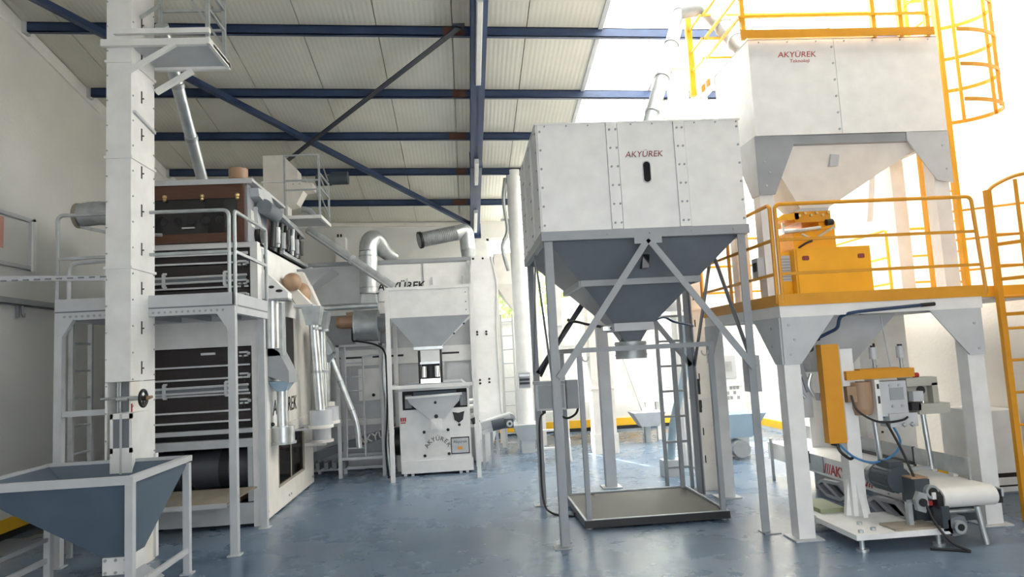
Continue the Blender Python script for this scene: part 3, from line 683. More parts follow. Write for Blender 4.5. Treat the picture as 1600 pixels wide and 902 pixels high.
# ================================================================== BACK LEFT: small elevator with its caged platform
r = thing('small_elevator', 'white elevator head with caged platform rising behind the dark screen machine', 'elevator', (-2.55, 9.95, 0))
box('casing', M.white, r, -2.74, -2.42, 9.78, 10.02, .02, 3.9)
box('casing_section', M.cream, r, -2.75, -2.41, 9.76, 10.04, 3.9, 4.22); ring(MB(), -2.77, -2.39, 9.74, 10.06, 4.215, 4.235, .03).build('joint_flange', M.white, r)
mb = MB(); mb.prism([(-2.75, 4.235), (-2.75, 4.62), (-2.47, 4.62), (-2.27, 4.40), (-2.27, 4.22), (-2.06, 4.20), (-2.06, 4.11), (-2.19, 4.09), (-2.29, 3.90), (-2.41, 3.87), (-2.41, 4.235)], 'y', 9.77, 10.02); mb.build('head', M.cream, r)
mb = MB()
for x in (-2.33, -2.24): 
    for z in (4.19, 4.24): mb.bolt((x, 9.77, z), (0, -1, 0), .012)
stuff(mb.build('bolts', M.galvd, r))
rod('gearbox', M.motor, r, (-2.04, 9.95, 4.28), (-1.82, 9.95, 4.28), .085); rod('head_motor', M.motor, r, (-1.82, 9.95, 4.30), (-1.58, 9.95, 4.30), .095)
mb = MB(); mb.tube(arc([(-2.2, 9.7, 3.80), (-2.1, 9.7, 3.78), (-2.03, 9.72, 3.68)], 5), .045, 10); mb.build('vent_hose', M.grey, r, True)
px0, px1, py0, py1, pz = -2.32, -1.86, 9.25, 9.9, 3.60
box('platform_floor', M.lgrey, r, px0, px1, py0, py1, pz-.01, pz+.01)
ring(MB(), px0-.02, px1+.02, py0-.02, py1+.02, pz-.03, pz+.015, .035).build('platform_edge', M.white, r)
for x in (px0, px1):
    for y in (py0, py1):
        if x == px0 and y == py1: continue
        box('railing_post', M.galvd, r, x-.012, x+.012, y-.012, y+.012, pz, 4.46 if y == py0 else 4.34)
for z in (4.45, 4.10, 3.97): bar('railing_bar', M.galvd, r, (px0, py0, z), (px1, py0, z), .02)
for z in (4.2, 4.0): bar('railing_bar', M.galvd, r, (px1, py0, z), (px1, py1, z), .02)
for z in (4.44, 4.18, 3.92): bar('railing_diagonal', M.galvd, r, (px1, py0, z), (px1, py1, z-.2), .015)
bar('platform_brace', M.lgrey, r, (px0, py0+.1, pz-.02), (-2.4, 9.78, 3.25), .035)
# long inclined spout to the surge bin
o = thing('inclined_spout', 'long galvanised spout sloping down from the caged platform to the white surge bin', 'pipe', (-1.0, 9.35, 2.55))
P0, P1 = Vector((-2.10, 9.6, 3.49)), Vector((-.93, 9.45, 2.60)); Pm = P0.lerp(P1, .52)
rod('pipe_length', M.galvd, o, P0, Pm, .06, k=16); rod('pipe_length', M.galvd, o, Pm, P1, .06, k=16)
rod('pipe_clip', M.galv, o, P0.lerp(P1, .505), P0.lerp(P1, .53), .068)
bar('support_angle', M.galv, o, P0+Vector((0, -.07, -.04)), P1+Vector((0, -.07, -.04)), .015, .02)

# ================================================================== CENTRE: surge bin frame above the gravity table
r = thing('surge_bin', 'white square surge bin with a grey cone on a tall white frame', 'hopper', (-.44, 9.6, 0))
bx0, bx1, by0, by1 = -1.01, .13, 9.3, 10.2
for x in (bx0, bx1):
    for y in (by0, by1): box('leg', M.white, r, x-.028, x+.028, y-.028, y+.028, 0, 2.58 if y == by0 else 2.2)
ring(MB(), bx0-.03, bx1+.03, by0-.03, by1+.03, 2.545, 2.585, .03).build('top_rim', M.white, r)
box('bin_front', M.white, r, bx0+.03, bx1-.03, by0-.02, by0-.008, 2.17, 2.57)
box('bin_side', M.white, r, bx1-.03, bx1-.02, by0, by1, 2.17, 2.57); box('bin_side', M.white, r, bx0+.02, bx0+.03, by0, by1, 2.17, 2.57); box('bin_back', M.white, r, bx0+.03, bx1-.03, by1-.02, by1, 2.17, 2.57)
MB().funnel((-.66, -.32, 9.5, 9.8), 1.76, (bx0+.03, bx1-.03, by0-.01, by1), 2.17).build('cone', M.lgrey, r)
ring(MB(), -.69, -.29, 9.47, 9.83, 1.73, 1.77, .05).build('cone_flange', M.galv, r)
box('cross_bar', M.white, r, bx0+.028, bx1-.028, by0-.02, by0+.02, 1.215, 1.26)
for x in (bx0, bx1): box('cross_bar', M.white, r, x-.02, x+.02, by0+.028, by1-.028, 1.215, 1.26)
mb = MB()
for z in (2.48, 2.35, 2.24): mb.bolt((bx1-.08, by0-.02, z), (0, -1, 0), .008)
for x, z in ((bx1-.12, 2.06), (bx0+.12, 2.06), (bx0+.26, 1.93), (bx1-.26, 1.93)): mb.bolt((x, by0+.15, z), (0, -1, 0), .014)
stuff(mb.build('bolts', M.black, r))
# magnetic feeder under the cone
r = thing('vibrating_feeder', 'small chrome and black feeder hanging under the grey cone of the surge bin', 'feeder', (-.48, 9.6, 1.26))
box('body', M.white, r, -.60, -.34, 9.46, 9.66, 1.55, 1.71)
for x in (-.625, -.325): 
    mb = MB(); mb.prism([(9.46, 1.72), (9.68, 1.72), (9.66, 1.27), (9.5, 1.27)], 'x', x-.012, x+.012); mb.build('side_cheek', M.black, r)
box('tray_back', M.ink, r, -.60, -.35, 9.60, 9.64, 1.30, 1.55)
for x in (-.58, -.40): rod('magnet_coil', M.chrome, r, (x+.02, 9.5, 1.35), (x+.02, 9.5, 1.50), .04)
box('magnet_core', M.black, r, -.49, -.45, 9.49, 9.55, 1.34, 1.50); box('tray', M.chrome, r, -.61, -.34, 9.45, 9.66, 1.27, 1.33); box('top_lip', M.galv, r, -.61, -.34, 9.44, 9.47, 1.53, 1.56)
# gravity table
r = thing('gravity_table', 'white boxy cleaning machine with a black badge and curved lettering under the surge bin', 'machine', (-.45, 10.1, 0))
cx0, cx1, cy0, cy1 = -.945, .04, 9.75, 10.7
fr = MB(); fr.box(cx0, cx1, cy0, cy0+.012, .20, .90); fr.box(cx0, cx0+.05, cy0, cy0+.012, .9, 1.19); fr.box(cx1-.03, cx1, cy0, cy0+.012, .9, 1.19); fr.build('front_plate', M.white, r)
box('kick_plate', M.white, r, cx0+.01, cx1+.02, cy0-.02, cy0+.02, .03, .20)
box('side_plate', M.white, r, cx1-.012, cx1, cy0+.012, cy1, .03, 1.19); box('side_plate', M.white, r, cx0, cx0+.012, cy0+.012, cy1, .03, 1.19); box('back_plate', M.white, r, cx0, cx1, cy1-.012, cy1, .03, 1.19)
mb = MB(); mb.prism([(cx0-.01, 1.16), (cx0+.1, 1.27), (cx1-.1, 1.27), (cx1+.02, 1.165)], 'y', cy0-.02, cy1); mb.build('hood', M.lgrey, r)
box('opening_back', M.ink, r, cx0+.012, cx1-.012, cy0+.22, cy0+.23, .88, 1.17)
box('window_glass', M.slate, r, cx0+.2, cx1-.18, cy0+.08, cy0+.09, 1.03, 1.14)
for x in (cx0+.12, cx1-.09): box('inner_cheek', M.grey, r, x-.04, x+.05, cy0+.06, cy0+.2, .92, 1.10)
mb = MB(); mb.prism([(cx0+.12, 1.07), (cx1-.12, 1.09), (cx1-.14, 1.0), (-.33, .765), (-.53, .765), (cx0+.15, 1.0)], 'y', cy0-.075, cy0-.045); ch = mb.build('front_chute', M.lgrey, r)
bar('chute_lip', M.white, ch, (cx0+.10, cy0-.06, 1.075), (cx1-.10, cy0-.06, 1.095), .07, .03); box('chute_spout', M.white, ch, -.51, -.36, cy0-.10, cy0-.0, .63, .77)
mb = MB(); mb.bolt((-.435, cy0-.075, .99), (0, -1, 0), .022).bolt((-.43, cy0-.075, .80), (0, -1, 0), .03); mb.build('chute_latches', M.ink, ch)
box('access_panel', M.label, r, -.60, -.25, cy0-.006, cy0, .25, .60)
mb = MB()
for x, z in ((-.61, .585), (-.275, .60), (-.61, .26), (-.275, .27)): mb.ball((x, cy0-.012, z), .022, 10, 6)
stuff(mb.build('knobs', M.black, r, True))
# arched lettering, badge, type plate
for i, c in enumerate('AKYÜREK'):
    t = math.radians(62-124*i/6); R_ = .145
    text('lettering', c, M.ink, r, (-.425+R_*math.sin(-t), cy0-.008, .315+R_*math.cos(t)), .085, (PI/2, -t, 0))
mb = MB(); mb.prism([(-.205, .84), (-.12, .825), (-.035, .845), (-.05, .79), (-.06, .73), (-.12, .685), (-.18, .73), (-.19, .79)], 'y', cy0-.008, cy0); bd = mb.build('badge', M.black, r)
rod('badge_ring', M.ink, bd, (-.12, cy0-.012, .775), (-.12, cy0-.006, .775), .05, k=18); rod('badge_tail', M.black, bd, (-.115, cy0-.01, .66), (-.115, cy0-.002, .66), .02)
pl = box('type_plate', M.black, r, -.245, .015, cy0-.008, cy0, .26, .49); box('plate_face', M.lgrey, pl, -.232, .002, cy0-.012, cy0-.006, .275, .475)
text('plate_lettering', 'Akyürek', M.ink, r, (-.115, cy0-.013, .41), .055); box('warning_label', M.orange, r, -.15, -.085, cy0-.014, cy0-.011, .32, .36)
mb = MB(); 
for k in range(3): mb.box(-.93+k*.028, -.91+k*.028, cy0-.004, cy0, .745, .80)
mb.box(-.93, -.86, cy0-.004, cy0, .72, .735); mb.build('red_sticker', M.red, r)
for x in (cx0+.06, cx0+.16, cx1-.16, cx1-.07): box('foot', M.lgrey, r, x-.02, x+.02, cy0-.04, cy0+.02, 0, .035)
mb = MB()
for z in (.98, .90): mb.cyl((cx1, cy0+.06, z), (cx1+.05, cy0+.06, z), .03, n=12)
mb.build('side_knobs', M.white, r, True)
box('side_bracket', M.white, r, cx1, cx1+.12, cy0+.1, cy0+.14, .60, .64); rod('side_valve', M.black, r, (cx1+.02, cy0+.08, .68), (cx1+.12, cy0+.08, .72), .045)
rod('fan_wheel', M.black, r, (cx0-.09, 10.05, .45), (cx0, 10.05, .45), .2, k=22)

# ================================================================== BACK: large air cleaner
r = thing('air_cleaner', 'wide white and grey cabinet machine along the back with half hidden black lettering', 'machine', (-1.1, 11.2, 0))
kx0, kx1, ky0, ky1 = -2.32, .15, 10.62, 12.2
box('body', M.lgrey, r, kx0, kx1, ky0+.02, ky1, .02, 3.10)
box('top_rim', M.grey, r, kx0-.02, kx1+.02, ky0-.005, ky1, 3.10, 3.16)
for x0, x1, z0, z1, m in ((kx0+.02, -1.30, 2.50, 3.09, M.lgrey), (-1.28, -.62, 2.52, 3.08, M.white), (-.58, kx1-.03, 2.52, 3.08, M.white), (kx0+.02, -1.16, 1.83, 2.33, M.grey)):
    box('panel', m, r, x0, x1, ky0, ky0+.02, z0, z1)
for z0, z1 in ((2.33, 2.50), (1.55, 1.79)): box('belt_plate', M.white, r, kx0, kx1, ky0-.02, ky0+.02, z0, z1)
sl = MB()
for x in (kx0+.3, -1.75, -1.15, -.3): sl.box(x-.25, x+.22, ky0-.024, ky0-.018, 1.66, 1.69)
stuff(sl.build('air_slots', M.ink, r))
for x0, x1 in ((kx0+.04, -1.75), (-1.72, -1.12), (-1.10, -.32), (-.28, kx1-.03)): box('panel', M.lgrey, r, x0, x1, ky0, ky0+.02, .76, 1.53)
box('panel', M.white, r, -1.62, -1.22, ky0-.03, ky0, 1.02, 1.5); MB().ball((-1.40, ky0-.04, 1.10), .025).build('knob', M.black, r)
box('belt_plate', M.white, r, kx0, kx1, ky0-.03, ky0+.02, .66, .75)
for x in (kx0, kx1-.05): box('corner_post', M.white, r, x, x+.05, ky0-.01, ky0+.02, .02, 3.10)
for x in (-.83, -.45, .02): bar('handle', M.lgrey, r, (x, ky0-.02, 2.74), (x, ky0-.02, 2.86), .02)
text('lettering', 'AKYÜREK', M.ink, r, (-.93, ky0-.003, 2.69), .165, (PI/2, 0, 0), 'CENTER', .12, .004)
# galvanised vertical duct and fan
r = thing('exhaust_duct', 'fat shiny galvanised duct with a rounded elbow left of the surge bin', 'duct', (-1.38, 10.4, 2.45))
c = []; 
pts = [(-1.38, 10.35, 2.62+i*.08) for i in range(9)]+[(-1.38+.07*(1-math.cos(t)), 10.35+.16*(1-math.cos(t)), 3.28+.2*math.sin(t)) for t in [PI/2*k/6 for k in range(1, 7)]]+[(-1.26, 10.60, 3.45), (-1.20, 10.74, 3.34)]
MB().tube(pts[:9], .135, 20).build('duct_length', M.galv, r, True); MB().tube(pts[8:], .135, 20).build('elbow', M.galv, r, True)
MB().tube([(-1.22, 10.70, 3.37), (-1.13, 10.82, 3.28), (-1.04, 10.92, 3.24)], [.13, .11, .08], 18).build('duct_outlet', M.galv, r, True)
for z in (2.62, 2.70, 3.18): rod('clamp_ring', M.galvd, r, (-1.38, 10.35, z), (-1.38, 10.35, z+.02), .142, k=22)
MB().frus((-1.50, -1.26, 10.22, 10.48), 2.43, (-1.48, -1.28, 10.25, 10.45), 2.62).build('square_adapter', M.galv, r)
r = thing('blower', 'grey drum blower with a tan motor on a stand below the shiny duct', 'fan', (-1.42, 10.15, 2.1))
rod('housing', M.galvd, r, (-1.57, 10.2, 2.13), (-1.24, 10.2, 2.13), .235, k=28); rod('housing_plate', M.galv, r, (-1.585, 10.2, 2.13), (-1.565, 10.2, 2.13), .25, k=28)
rod('inlet_pipe', M.grey, r, (-1.24, 10.2, 2.15), (-1.08, 10.2, 2.15), .11, k=20)
rod('fan_motor', M.copper, r, (-1.80, 10.2, 2.20), (-1.585, 10.2, 2.20), .095, k=18); rod('motor_cap', M.copper, r, (-1.85, 10.2, 2.20), (-1.80, 10.2, 2.20), .075, .09, k=18); box('terminal_box', M.copper, r, -1.70, -1.60, 10.13, 10.25, 2.28, 2.34)
rod('discharge', M.galv, r, (-2.25, 10.0, 2.41), (-1.22, 10.0, 2.41), .045); 
box('saddle', M.lgrey, r, -1.56, -1.24, 10.1, 10.3, 1.86, 1.9)
# stand / ladder under the blower
r = thing('blower_stand', 'light grey tube stand with a small ladder carrying the drum blower', 'stand', (-1.5, 9.9, 0))
for x in (-1.80, -1.19):
    for y in (9.92, 10.32): box('leg', M.lgrey, r, x-.025, x+.025, y-.025, y+.025, 0, 1.86)
for y in (9.92, 10.32): box('top_rail', M.lgrey, r, -1.825, -1.165, y-.025, y+.025, 1.83, 1.86); box('low_rail', M.lgrey, r, -1.775, -1.215, y-.015, y+.015, .24, .28)
for x in (-1.80, -1.19): box('side_rail', M.lgrey, r, x-.02, x+.02, 9.945, 10.295, 1.83, 1.86)
rod('ladder_stile', M.lgrey, r, (-1.45, 9.93, .26), (-1.45, 9.93, 1.68), .014)
rod('ladder_stile', M.lgrey, r, (-1.7, 9.93, .26), (-1.7, 9.93, 1.84), .014); rod('ladder_head', M.lgrey, r, (-1.45, 9.93, 1.68), (-1.22, 9.93, 1.70), .014)
for k in range(7): rod('rung', M.lgrey, r, (-1.7, 9.93, .40+k*.2), (-1.45, 9.93, .40+k*.2), .01)
o = pipe('power_cable', M.black, None, arc([(-1.60, 10.05, 2.1), (-1.58, 9.9, 1.92), (-1.5, 9.86, 1.90), (-1.25, 9.8, 1.84), (-1.1, 9.6, 1.72), (-1.07, 9.5, 1.4), (-1.08, 9.5, .9), (-1.12, 9.55, .45), (-1.1, 9.6, .012)], 6), .014, 8)
tag(o, 'black cable looping from the tan blower motor down beside the white frame', 'cable')
o = pipe('silver_hose', M.galv, None, arc([(-1.12, 9.72, 1.75), (-1.13, 9.7, 1.3), (-1.10, 9.7, 1.0), (-1.13, 9.7, .6), (-1.12, 9.7, .25), (-1.1, 9.72, .03)], 6), .03, 10)
tag(o, 'shiny grey hose hanging beside the left leg of the surge bin frame', 'hose')
# discharge pipes beside the grader: hood with bent pipe
r = thing('bent_spout', 'galvanised hood with a bent spout pipe running down to the striped inclined conveyor', 'pipe', (-1.6, 9.3, .5))
mb = MB(); mb.prism([(-1.98, 2.12), (-1.90, 2.05), (-1.80, 1.90), (-1.74, 1.76), (-1.78, 1.72), (-1.95, 1.72)], 'y', 9.25, 9.5); mb.build('hood', M.galvd, r)
MB().frus((-1.88, -1.80, 9.33, 9.42), 1.62, (-1.95, -1.74, 9.25, 9.5), 1.73).build('adapter', M.galv, r)
pipe('spout_pipe', M.galv, r, bend([(-1.84, 9.37, 1.64), (-1.86, 9.37, .98)], .1), .045, 16)
rod('collar', M.cream, r, (-1.85, 9.37, .88), (-1.85, 9.37, 1.1), .1, k=20)
pipe('spout_pipe', M.galv, r, bend([(-1.80, 9.45, 1.68), (-1.48, 9.45, .80), (-1.46, 9.45, .46)], .15), .04, 16)
for t in (.35, .8): rod('pipe_clip', M.galvd, r, Vector((-1.80, 9.45, 1.68)).lerp(Vector((-1.48, 9.45, .80)), t), Vector((-1.80, 9.45, 1.68)).lerp(Vector((-1.48, 9.45, .80)), t+.02), .048)

# inclined conveyor on the floor with lettering
r = thing('inclined_conveyor', 'low inclined white belt conveyor with red bars and pale lettering behind the blower stand', 'conveyor', (-1.7, 10.3, 0))
mb = MB(); mb.hexa([(-2.4, 10.37, .16), (-1.06, 10.37, .52), (-1.06, 10.57, .52), (-2.4, 10.57, .16)], [(-2.4, 10.37, .28), (-1.06, 10.37, .64), (-1.06, 10.57, .64), (-2.4, 10.57, .28)]); mb.build('bed', M.dgrey, r)
a = math.atan2(.36, 1.45)
text('lettering', 'AKYÜREK', M.label, r, (-1.27, 10.362, .47), .16, (PI/2, -a, 0), 'CENTER', .1, .003)
for k in range(3): bar('red_bar', M.red, r, (-1.62+k*.04, 10.365, .375+k*.01), (-1.60+k*.04, 10.365, .455+k*.01), .018, .006, (0, -1, 0))
for x in (-2.2, -1.05): box('leg', M.lgrey, r, x-.02, x+.02, 10.42, 10.48, 0, .2+.25*(x+2.4))
mb = MB(); mb.cyl((-2.4, 10.37, .22), (-2.4, 10.57, .22), .06, n=14); mb.build('roller', M.dgrey, r, True)
box('floor_rail', M.lgrey, r, -2.4, -1.0, 10.33, 10.36, .05, .09)
for k in range(5): box('cross_bracket', M.dgrey, r, -2.3+k*.12, -2.25+k*.12, 10.1, 10.37, .10, .2)

# ================================================================== BACK CENTRE: flat white elevator, ducts, round elevator
r = thing('flat_elevator', 'flat white elevator casing with paired black bolts right of the surge bin', 'elevator', (.3, 10.55, 0))
mb = MB(); mb.prism([(.12, .06), (.31, .06), (.52, .75), (.50, 1.95), (.545, 2.72), (.47, 3.13), (.17, 3.13)], 'y', 10.45, 10.58); mb.build('casing', M.white, r)
mb = MB(); mb.prism([(.52, .75), (.50, 1.95), (.545, 2.72), (.47, 3.13), (.49, 3.14), (.565, 2.73), (.52, 1.95), (.54, .75)], 'y', 10.43, 10.6); mb.build('edge_flange', M.white, r)
mb = MB()
for x, z in ((.20, 3.10), (.35, 3.10), (.21, 1.97), (.21, 1.93), (.35, 1.97), (.35, 1.93), (.22, 1.24), (.22, 1.19), (.36, 1.25), (.36, 1.20)): mb.ball((x, 10.45, z), .018, 8, 5)
stuff(mb.build('bolts', M.ink, r, True))
MB().prism([(.14, .03), (.30, .03), (.32, .75), (.16, .77)], 'y', 10.40, 10.45).build('boot_cover', M.white, r)
for x in (.17, .27): box('foot', M.lgrey, r, x-.02, x+.02, 10.46, 10.56, 0, .07)
r = thing('return_duct', 'ribbed flexible silver duct with a black open end and an elbow above the air cleaner', 'duct', (0, 11.3, 3.2))
n = 44; A, B_ = Vector((-.62, 11.0, 3.52)), Vector((0, 11.2, 3.66))
MB().tube([A.lerp(B_, i/n) for i in range(n+1)], [.112+.014*(i % 2) for i in range(n+1)], 18).build('flexible_length', M.galvd, r, True)
rod('open_end', M.black, r, A-(B_-A)*.04, A+(B_-A)*.02, .14, k=22); rod('end_opening', M.grey, r, A-(B_-A)*.05, A-(B_-A)*.03, .11, k=22)
MB().tube(bend([(-.06, 11.18, 3.64), (.12, 11.24, 3.70), (.14, 11.22, 3.36)], .16, 8), .125, 20).build('elbow', M.galv, r, True)
rod('adapter', M.galvd, r, (.14, 11.22, 3.15), (.14, 11.22, 3.38), .10, .125, k=20)
r = thing('round_elevator', 'round white elevator pipe with a small square window beside the grey hopper stand', 'elevator', (.98, 11.4, 0))
rod('pipe', M.white, r, (.985, 11.4, 1.30), (.985, 11.4, 4.72), .135, k=28); rod('pipe', M.white, r, (.96, 11.4, .45), (.96, 11.4, 1.02), .135, k=28)
box('window_box', M.white, r, .85, 1.08, 11.3, 11.5, 1.02, 1.30); box('window_recess', M.grey, r, .875, 1.06, 11.29, 11.3, 1.04, 1.28)
for z in (1.10, 1.16, 1.23): box('window_bar', M.ink if z < 1.2 else M.galv, r, .885, 1.05, 11.275, 11.29, z, z+.035)
MB().frus((.84, 1.16, 11.2, 11.6), .20, (.72, 1.2, 11.1, 11.7), .46).build('boot', M.lgrey, r); box('boot_foot', M.lgrey, r, .86, 1.08, 11.22, 11.58, 0, .22)
mb = MB()
for k in range(14): mb.bolt((1.12, 11.36, .7+k*.3), (1, -.4, 0), .01)
stuff(mb.build('bolts', M.galvd, r))
box('side_bracket', M.galvd, r, .72, .87, 11.36, 11.42, 3.86, 3.89); pipe('side_hose', M.galvd, r, arc([(.83, 11.4, 4.6), (.78, 11.36, 4.2), (.82, 11.36, 3.7), (.72, 11.34, 3.4), (.8, 11.34, 3.0)], 6), .03, 8)
r = thing('back_ladder', 'narrow grey ladder standing behind the round white elevator', 'ladder', (.8, 11.9, 0))
for x in (.66, .86): box('stile', M.lgrey, r, x-.015, x+.015, 11.9, 11.93, 0, 2.3)
for k in range(9): rod('rung', M.lgrey, r, (.66, 11.915, .25+k*.24), (.86, 11.915, .25+k*.24), .011)
r = thing('cream_bin', 'cream hopper bin on posts behind the round white elevator', 'hopper', (.95, 12.4, 0))
box('bin', M.cream, r, .60, 1.35, 12.0, 12.7, 2.85, 3.4); MB().funnel((.9, 1.1, 12.2, 12.4), 2.40, (.60, 1.35, 12.0, 12.7), 2.85).build('cone', M.cream, r)
for x in (.62, 1.33):
    for y in (12.02, 12.68): box('leg', M.cream, r, x-.03, x+.03, y-.03, y+.03, 0, 2.86)
# small belt conveyor with motor
r = thing('short_conveyor', 'short inclined grey belt conveyor with a dark motor right of the surge bin', 'conveyor', (.4, 10.0, 0))
bar('bed', M.lgrey, r, (.2, 9.97, .595), (.62, 9.97, .70), .35, .12); bar('belt', M.lgrey, r, (.2, 9.97, .66), (.62, 9.97, .765), .28, .012)
bar('side_beam', M.white, r, (.2, 9.785, .52), (.55, 9.785, .60), .02, .05)
rod('motor', M.motor, r, (.34, 9.70, .62), (.52, 9.70, .65), .075, k=16); box('gearbox', M.motor, r, .52, .64, 9.64, 9.77, .58, .71); rod('gear_hub', M.galvd, r, (.585, 9.62, .645), (.585, 9.645, .64), .045); rod('hub_centre', M.black, r, (.585, 9.612, .645), (.585, 9.625, .64), .02)
rod('roller', M.grey, r, (.62, 9.82, .70), (.62, 10.12, .70), .06)
for x in (.22, .42): box('leg', M.lgrey, r, x-.02, x+.02, 9.98, 10.03, 0, .56)
box('leg', M.lgrey, r, .32, .36, 10.08, 10.12, 0, .56)

# ================================================================== behind the stand: white machines in the bright back
r = thing('bright_cabinet', 'wide white cabinet machine on legs under the bright back window', 'machine', (2.5, 12.2, 0))
box('body', M.white, r, 1.62, 3.4, 11.8, 12.9, .72, 1.75); box('ledge', M.white, r, 1.56, 3.46, 11.72, 12.95, .66, .72)
box('upper_body', M.cream, r, 1.75, 2.95, 11.9, 12.7, 1.75, 2.55); box('upper_panel', M.lgrey, r, 2.35, 2.62, 11.885, 11.9, 1.85, 2.35); box('nameplate', M.lgrey, r, 2.05, 2.25, 11.89, 11.9, 2.2, 2.36)
box('seam', M.lgrey, r, 2.45, 2.47, 11.79, 11.8, .74, 1.73)
box('top_strip', M.cream, r, 1.70, 2.7, 11.76, 11.8, 1.70, 1.78)
mb = MB(); 
for x, z in ((2.25, 1.86), (2.72, 1.80), (1.85, 2.15)): mb.ball((x, 11.88, z), .03, 8, 5)
stuff(mb.build('knobs', M.ink, r, True))
for x in (1.7, 3.32):
    for y in (11.85, 12.85): box('leg', M.white, r, x-.04, x+.04, y-.04, y+.04, 0, .67)
bar('side_spout', M.cream, r, (2.75, 11.7, 1.45), (3.05, 11.7, .45), .07)
MB().frus((2.9, 3.2, 11.4, 11.7), .28, (2.75, 3.3, 11.3, 11.75), .52).build('spout_tray', M.lgrey, r); box('tray_foot', M.galvd, r, 2.98, 3.08, 11.5, 11.6, 0, .28)
r = thing('white_step_ladder', 'white step ladder standing behind the grey control box', 'ladder', (1.2, 10.4, 0))
for x, d in ((1.06, -.05), (1.36, .05)): bar('stile', M.white, r, (x, 10.2, 1.2), (x+d+.08, 10.1, 0), .03, .05)
for k in range(4): z = .2+k*.26; box('tread', M.white, r, 1.06+.03*(1-k/4), 1.46-.07*k/4, 10.11, 10.21, z-.012, z+.012)
def mid_elev(x0, x1, y0, y1, zt, label, m=M.white, head=True):
    r = thing('white_elevator', label, 'elevator', ((x0+x1)/2, (y0+y1)/2, 0))
    box('casing', m, r, x0, x1, y0, y1, .2, zt); box('boot', m, r, x0-.01, x1+.02, y0-.01, y1+.01, 0, .3)
    if head: MB().prism([(x0-.02, zt), (x0-.02, zt+.3), (x1+.02, zt+.3), (x1+.28, zt+.08), (x1+.28, zt-.12), (x1, zt-.05)], 'y', y0-.02, y1+.02).build('head', m, r)
    for z in [1+k for k in range(int(zt-1))]: ring(MB(), x0-.015, x1+.015, y0-.015, y1+.015, z-.012, z+.012, .015).build('joint_flange', m, r)
    return r
mid_elev(1.33, 1.50, 10.28, 10.5, 4.55, 'slim white elevator column behind the control box of the grey stand')
mid_elev(1.95, 2.30, 10.6, 10.9, 4.28, 'white elevator head showing above the big grey framed hopper on its left', M.cream)
mid_elev(2.86, 3.10, 9.0, 9.25, 4.75, 'white elevator with a square window standing deep behind the yellow platform')
e = mid_elev(3.55, 3.95, 9.6, 9.9, 3.9, 'wide white elevator with pale blue boot below the yellow platform')
box('window_recess', M.lgrey, e, 3.62, 3.86, 9.585, 9.6, 1.10, 1.42); box('window_dark', M.galvd, e, 3.66, 3.8, 9.575, 9.585, 1.20, 1.34)
MB().frus((3.5, 3.9, 9.3, 9.6), .30, (3.42, 4.1, 9.25, 9.9), .62).build('boot_hopper', M.teal, e)
mb = MB(); mb.cyl((3.72, 9.25, .15), (3.72, 9.45, .15), .12, n=18); mb.build('boot_drum', M.grey, e, True)
stk = MB()
for i, j in ((0, 0), (0, 1), (1, 0), (1, 2), (2, 1), (2, 2), (3, 0), (3, 2)): stk.box(3.70+i*.05, 3.735+i*.05, 9.59, 9.6, .80+j*.07, .845+j*.07)
o = stuff(stk.build('sticker_marks', M.grey, e))
o = tag(pipe('blue_duct', M.teal, None, bend([(2.84, 8.55, 1.98), (2.80, 8.55, 1.3), (2.55, 8.5, .62), (2.50, 8.5, .2)], .25), .05, 14), 'pale blue duct leaning behind the scale frame uprights', 'duct')
box('duct_foot', M.lgrey, o, 2.38, 2.62, 8.4, 8.6, 0, .2)
# ================================================================== RIGHT CENTRE: big hopper on a braced stand
r = thing('storage_hopper', 'large white panelled hopper with grey cone on a braced grey stand', 'hopper', (1.62, 6.55, 0))
sx0, sx1, sy0, sy1 = .70, 2.525, 5.72, 7.38
lx0, lx1, ly0, ly1 = .73, 2.49, 5.75, 7.36
L_ = .065
for x, y in ((lx0, ly0), (lx1, ly0), (lx0, ly1), (lx1, ly1)):
    l = MB(); sgx = 1 if x == lx0 else -1; sgy = 1 if y == ly0 else -1
    l.box(min(x, x+sgx*L_)-(.0), max(x, x+sgx*L_), y-.006, y+.006, .008, 2.55); l.box(x-.006, x+.006, min(y, y+sgy*L_), max(y, y+sgy*L_), .008, 2.55)
    l = l.build('leg', M.grey, r); MB().box(x-.07, x+.07, y-.07, y+.07, 0, .008).build('foot_plate', M.grey, l)
ring(MB(), sx0, sx1, sy0-.01, sy1+.01, 2.545, 2.625, .05).build('ring_beam', M.grey, r)
box('corner_plate', M.grey, r, 1.50, 1.74, sy0-.016, sy0-.008, 2.49, 2.56)
def vbrace(a, b, m=M.grey): return bar('diagonal_brace', m, r, a, b, .012, .06) 
for x in (lx0+.05, lx1-.03):
    MB().bar((1.62, sy0-.014, 2.53), (x, sy0-.014, 1.38), .055, .012, (0, -1, 0)).build('diagonal_brace', M.grey, r)
    MB().bar((1.62, ly1, 2.53), (x, ly1, 1.38), .055, .012, (0, 1, 0)).build('diagonal_brace', M.navyd if x < 1 else M.grey, r)
for x in (lx0, lx1):
    for y in (ly0+.04, ly1-.04): MB().bar((x, 6.55, 2.53), (x, y, 1.38), .055, .012, (1, 0, 0)).build('diagonal_brace', M.dgrey, r)
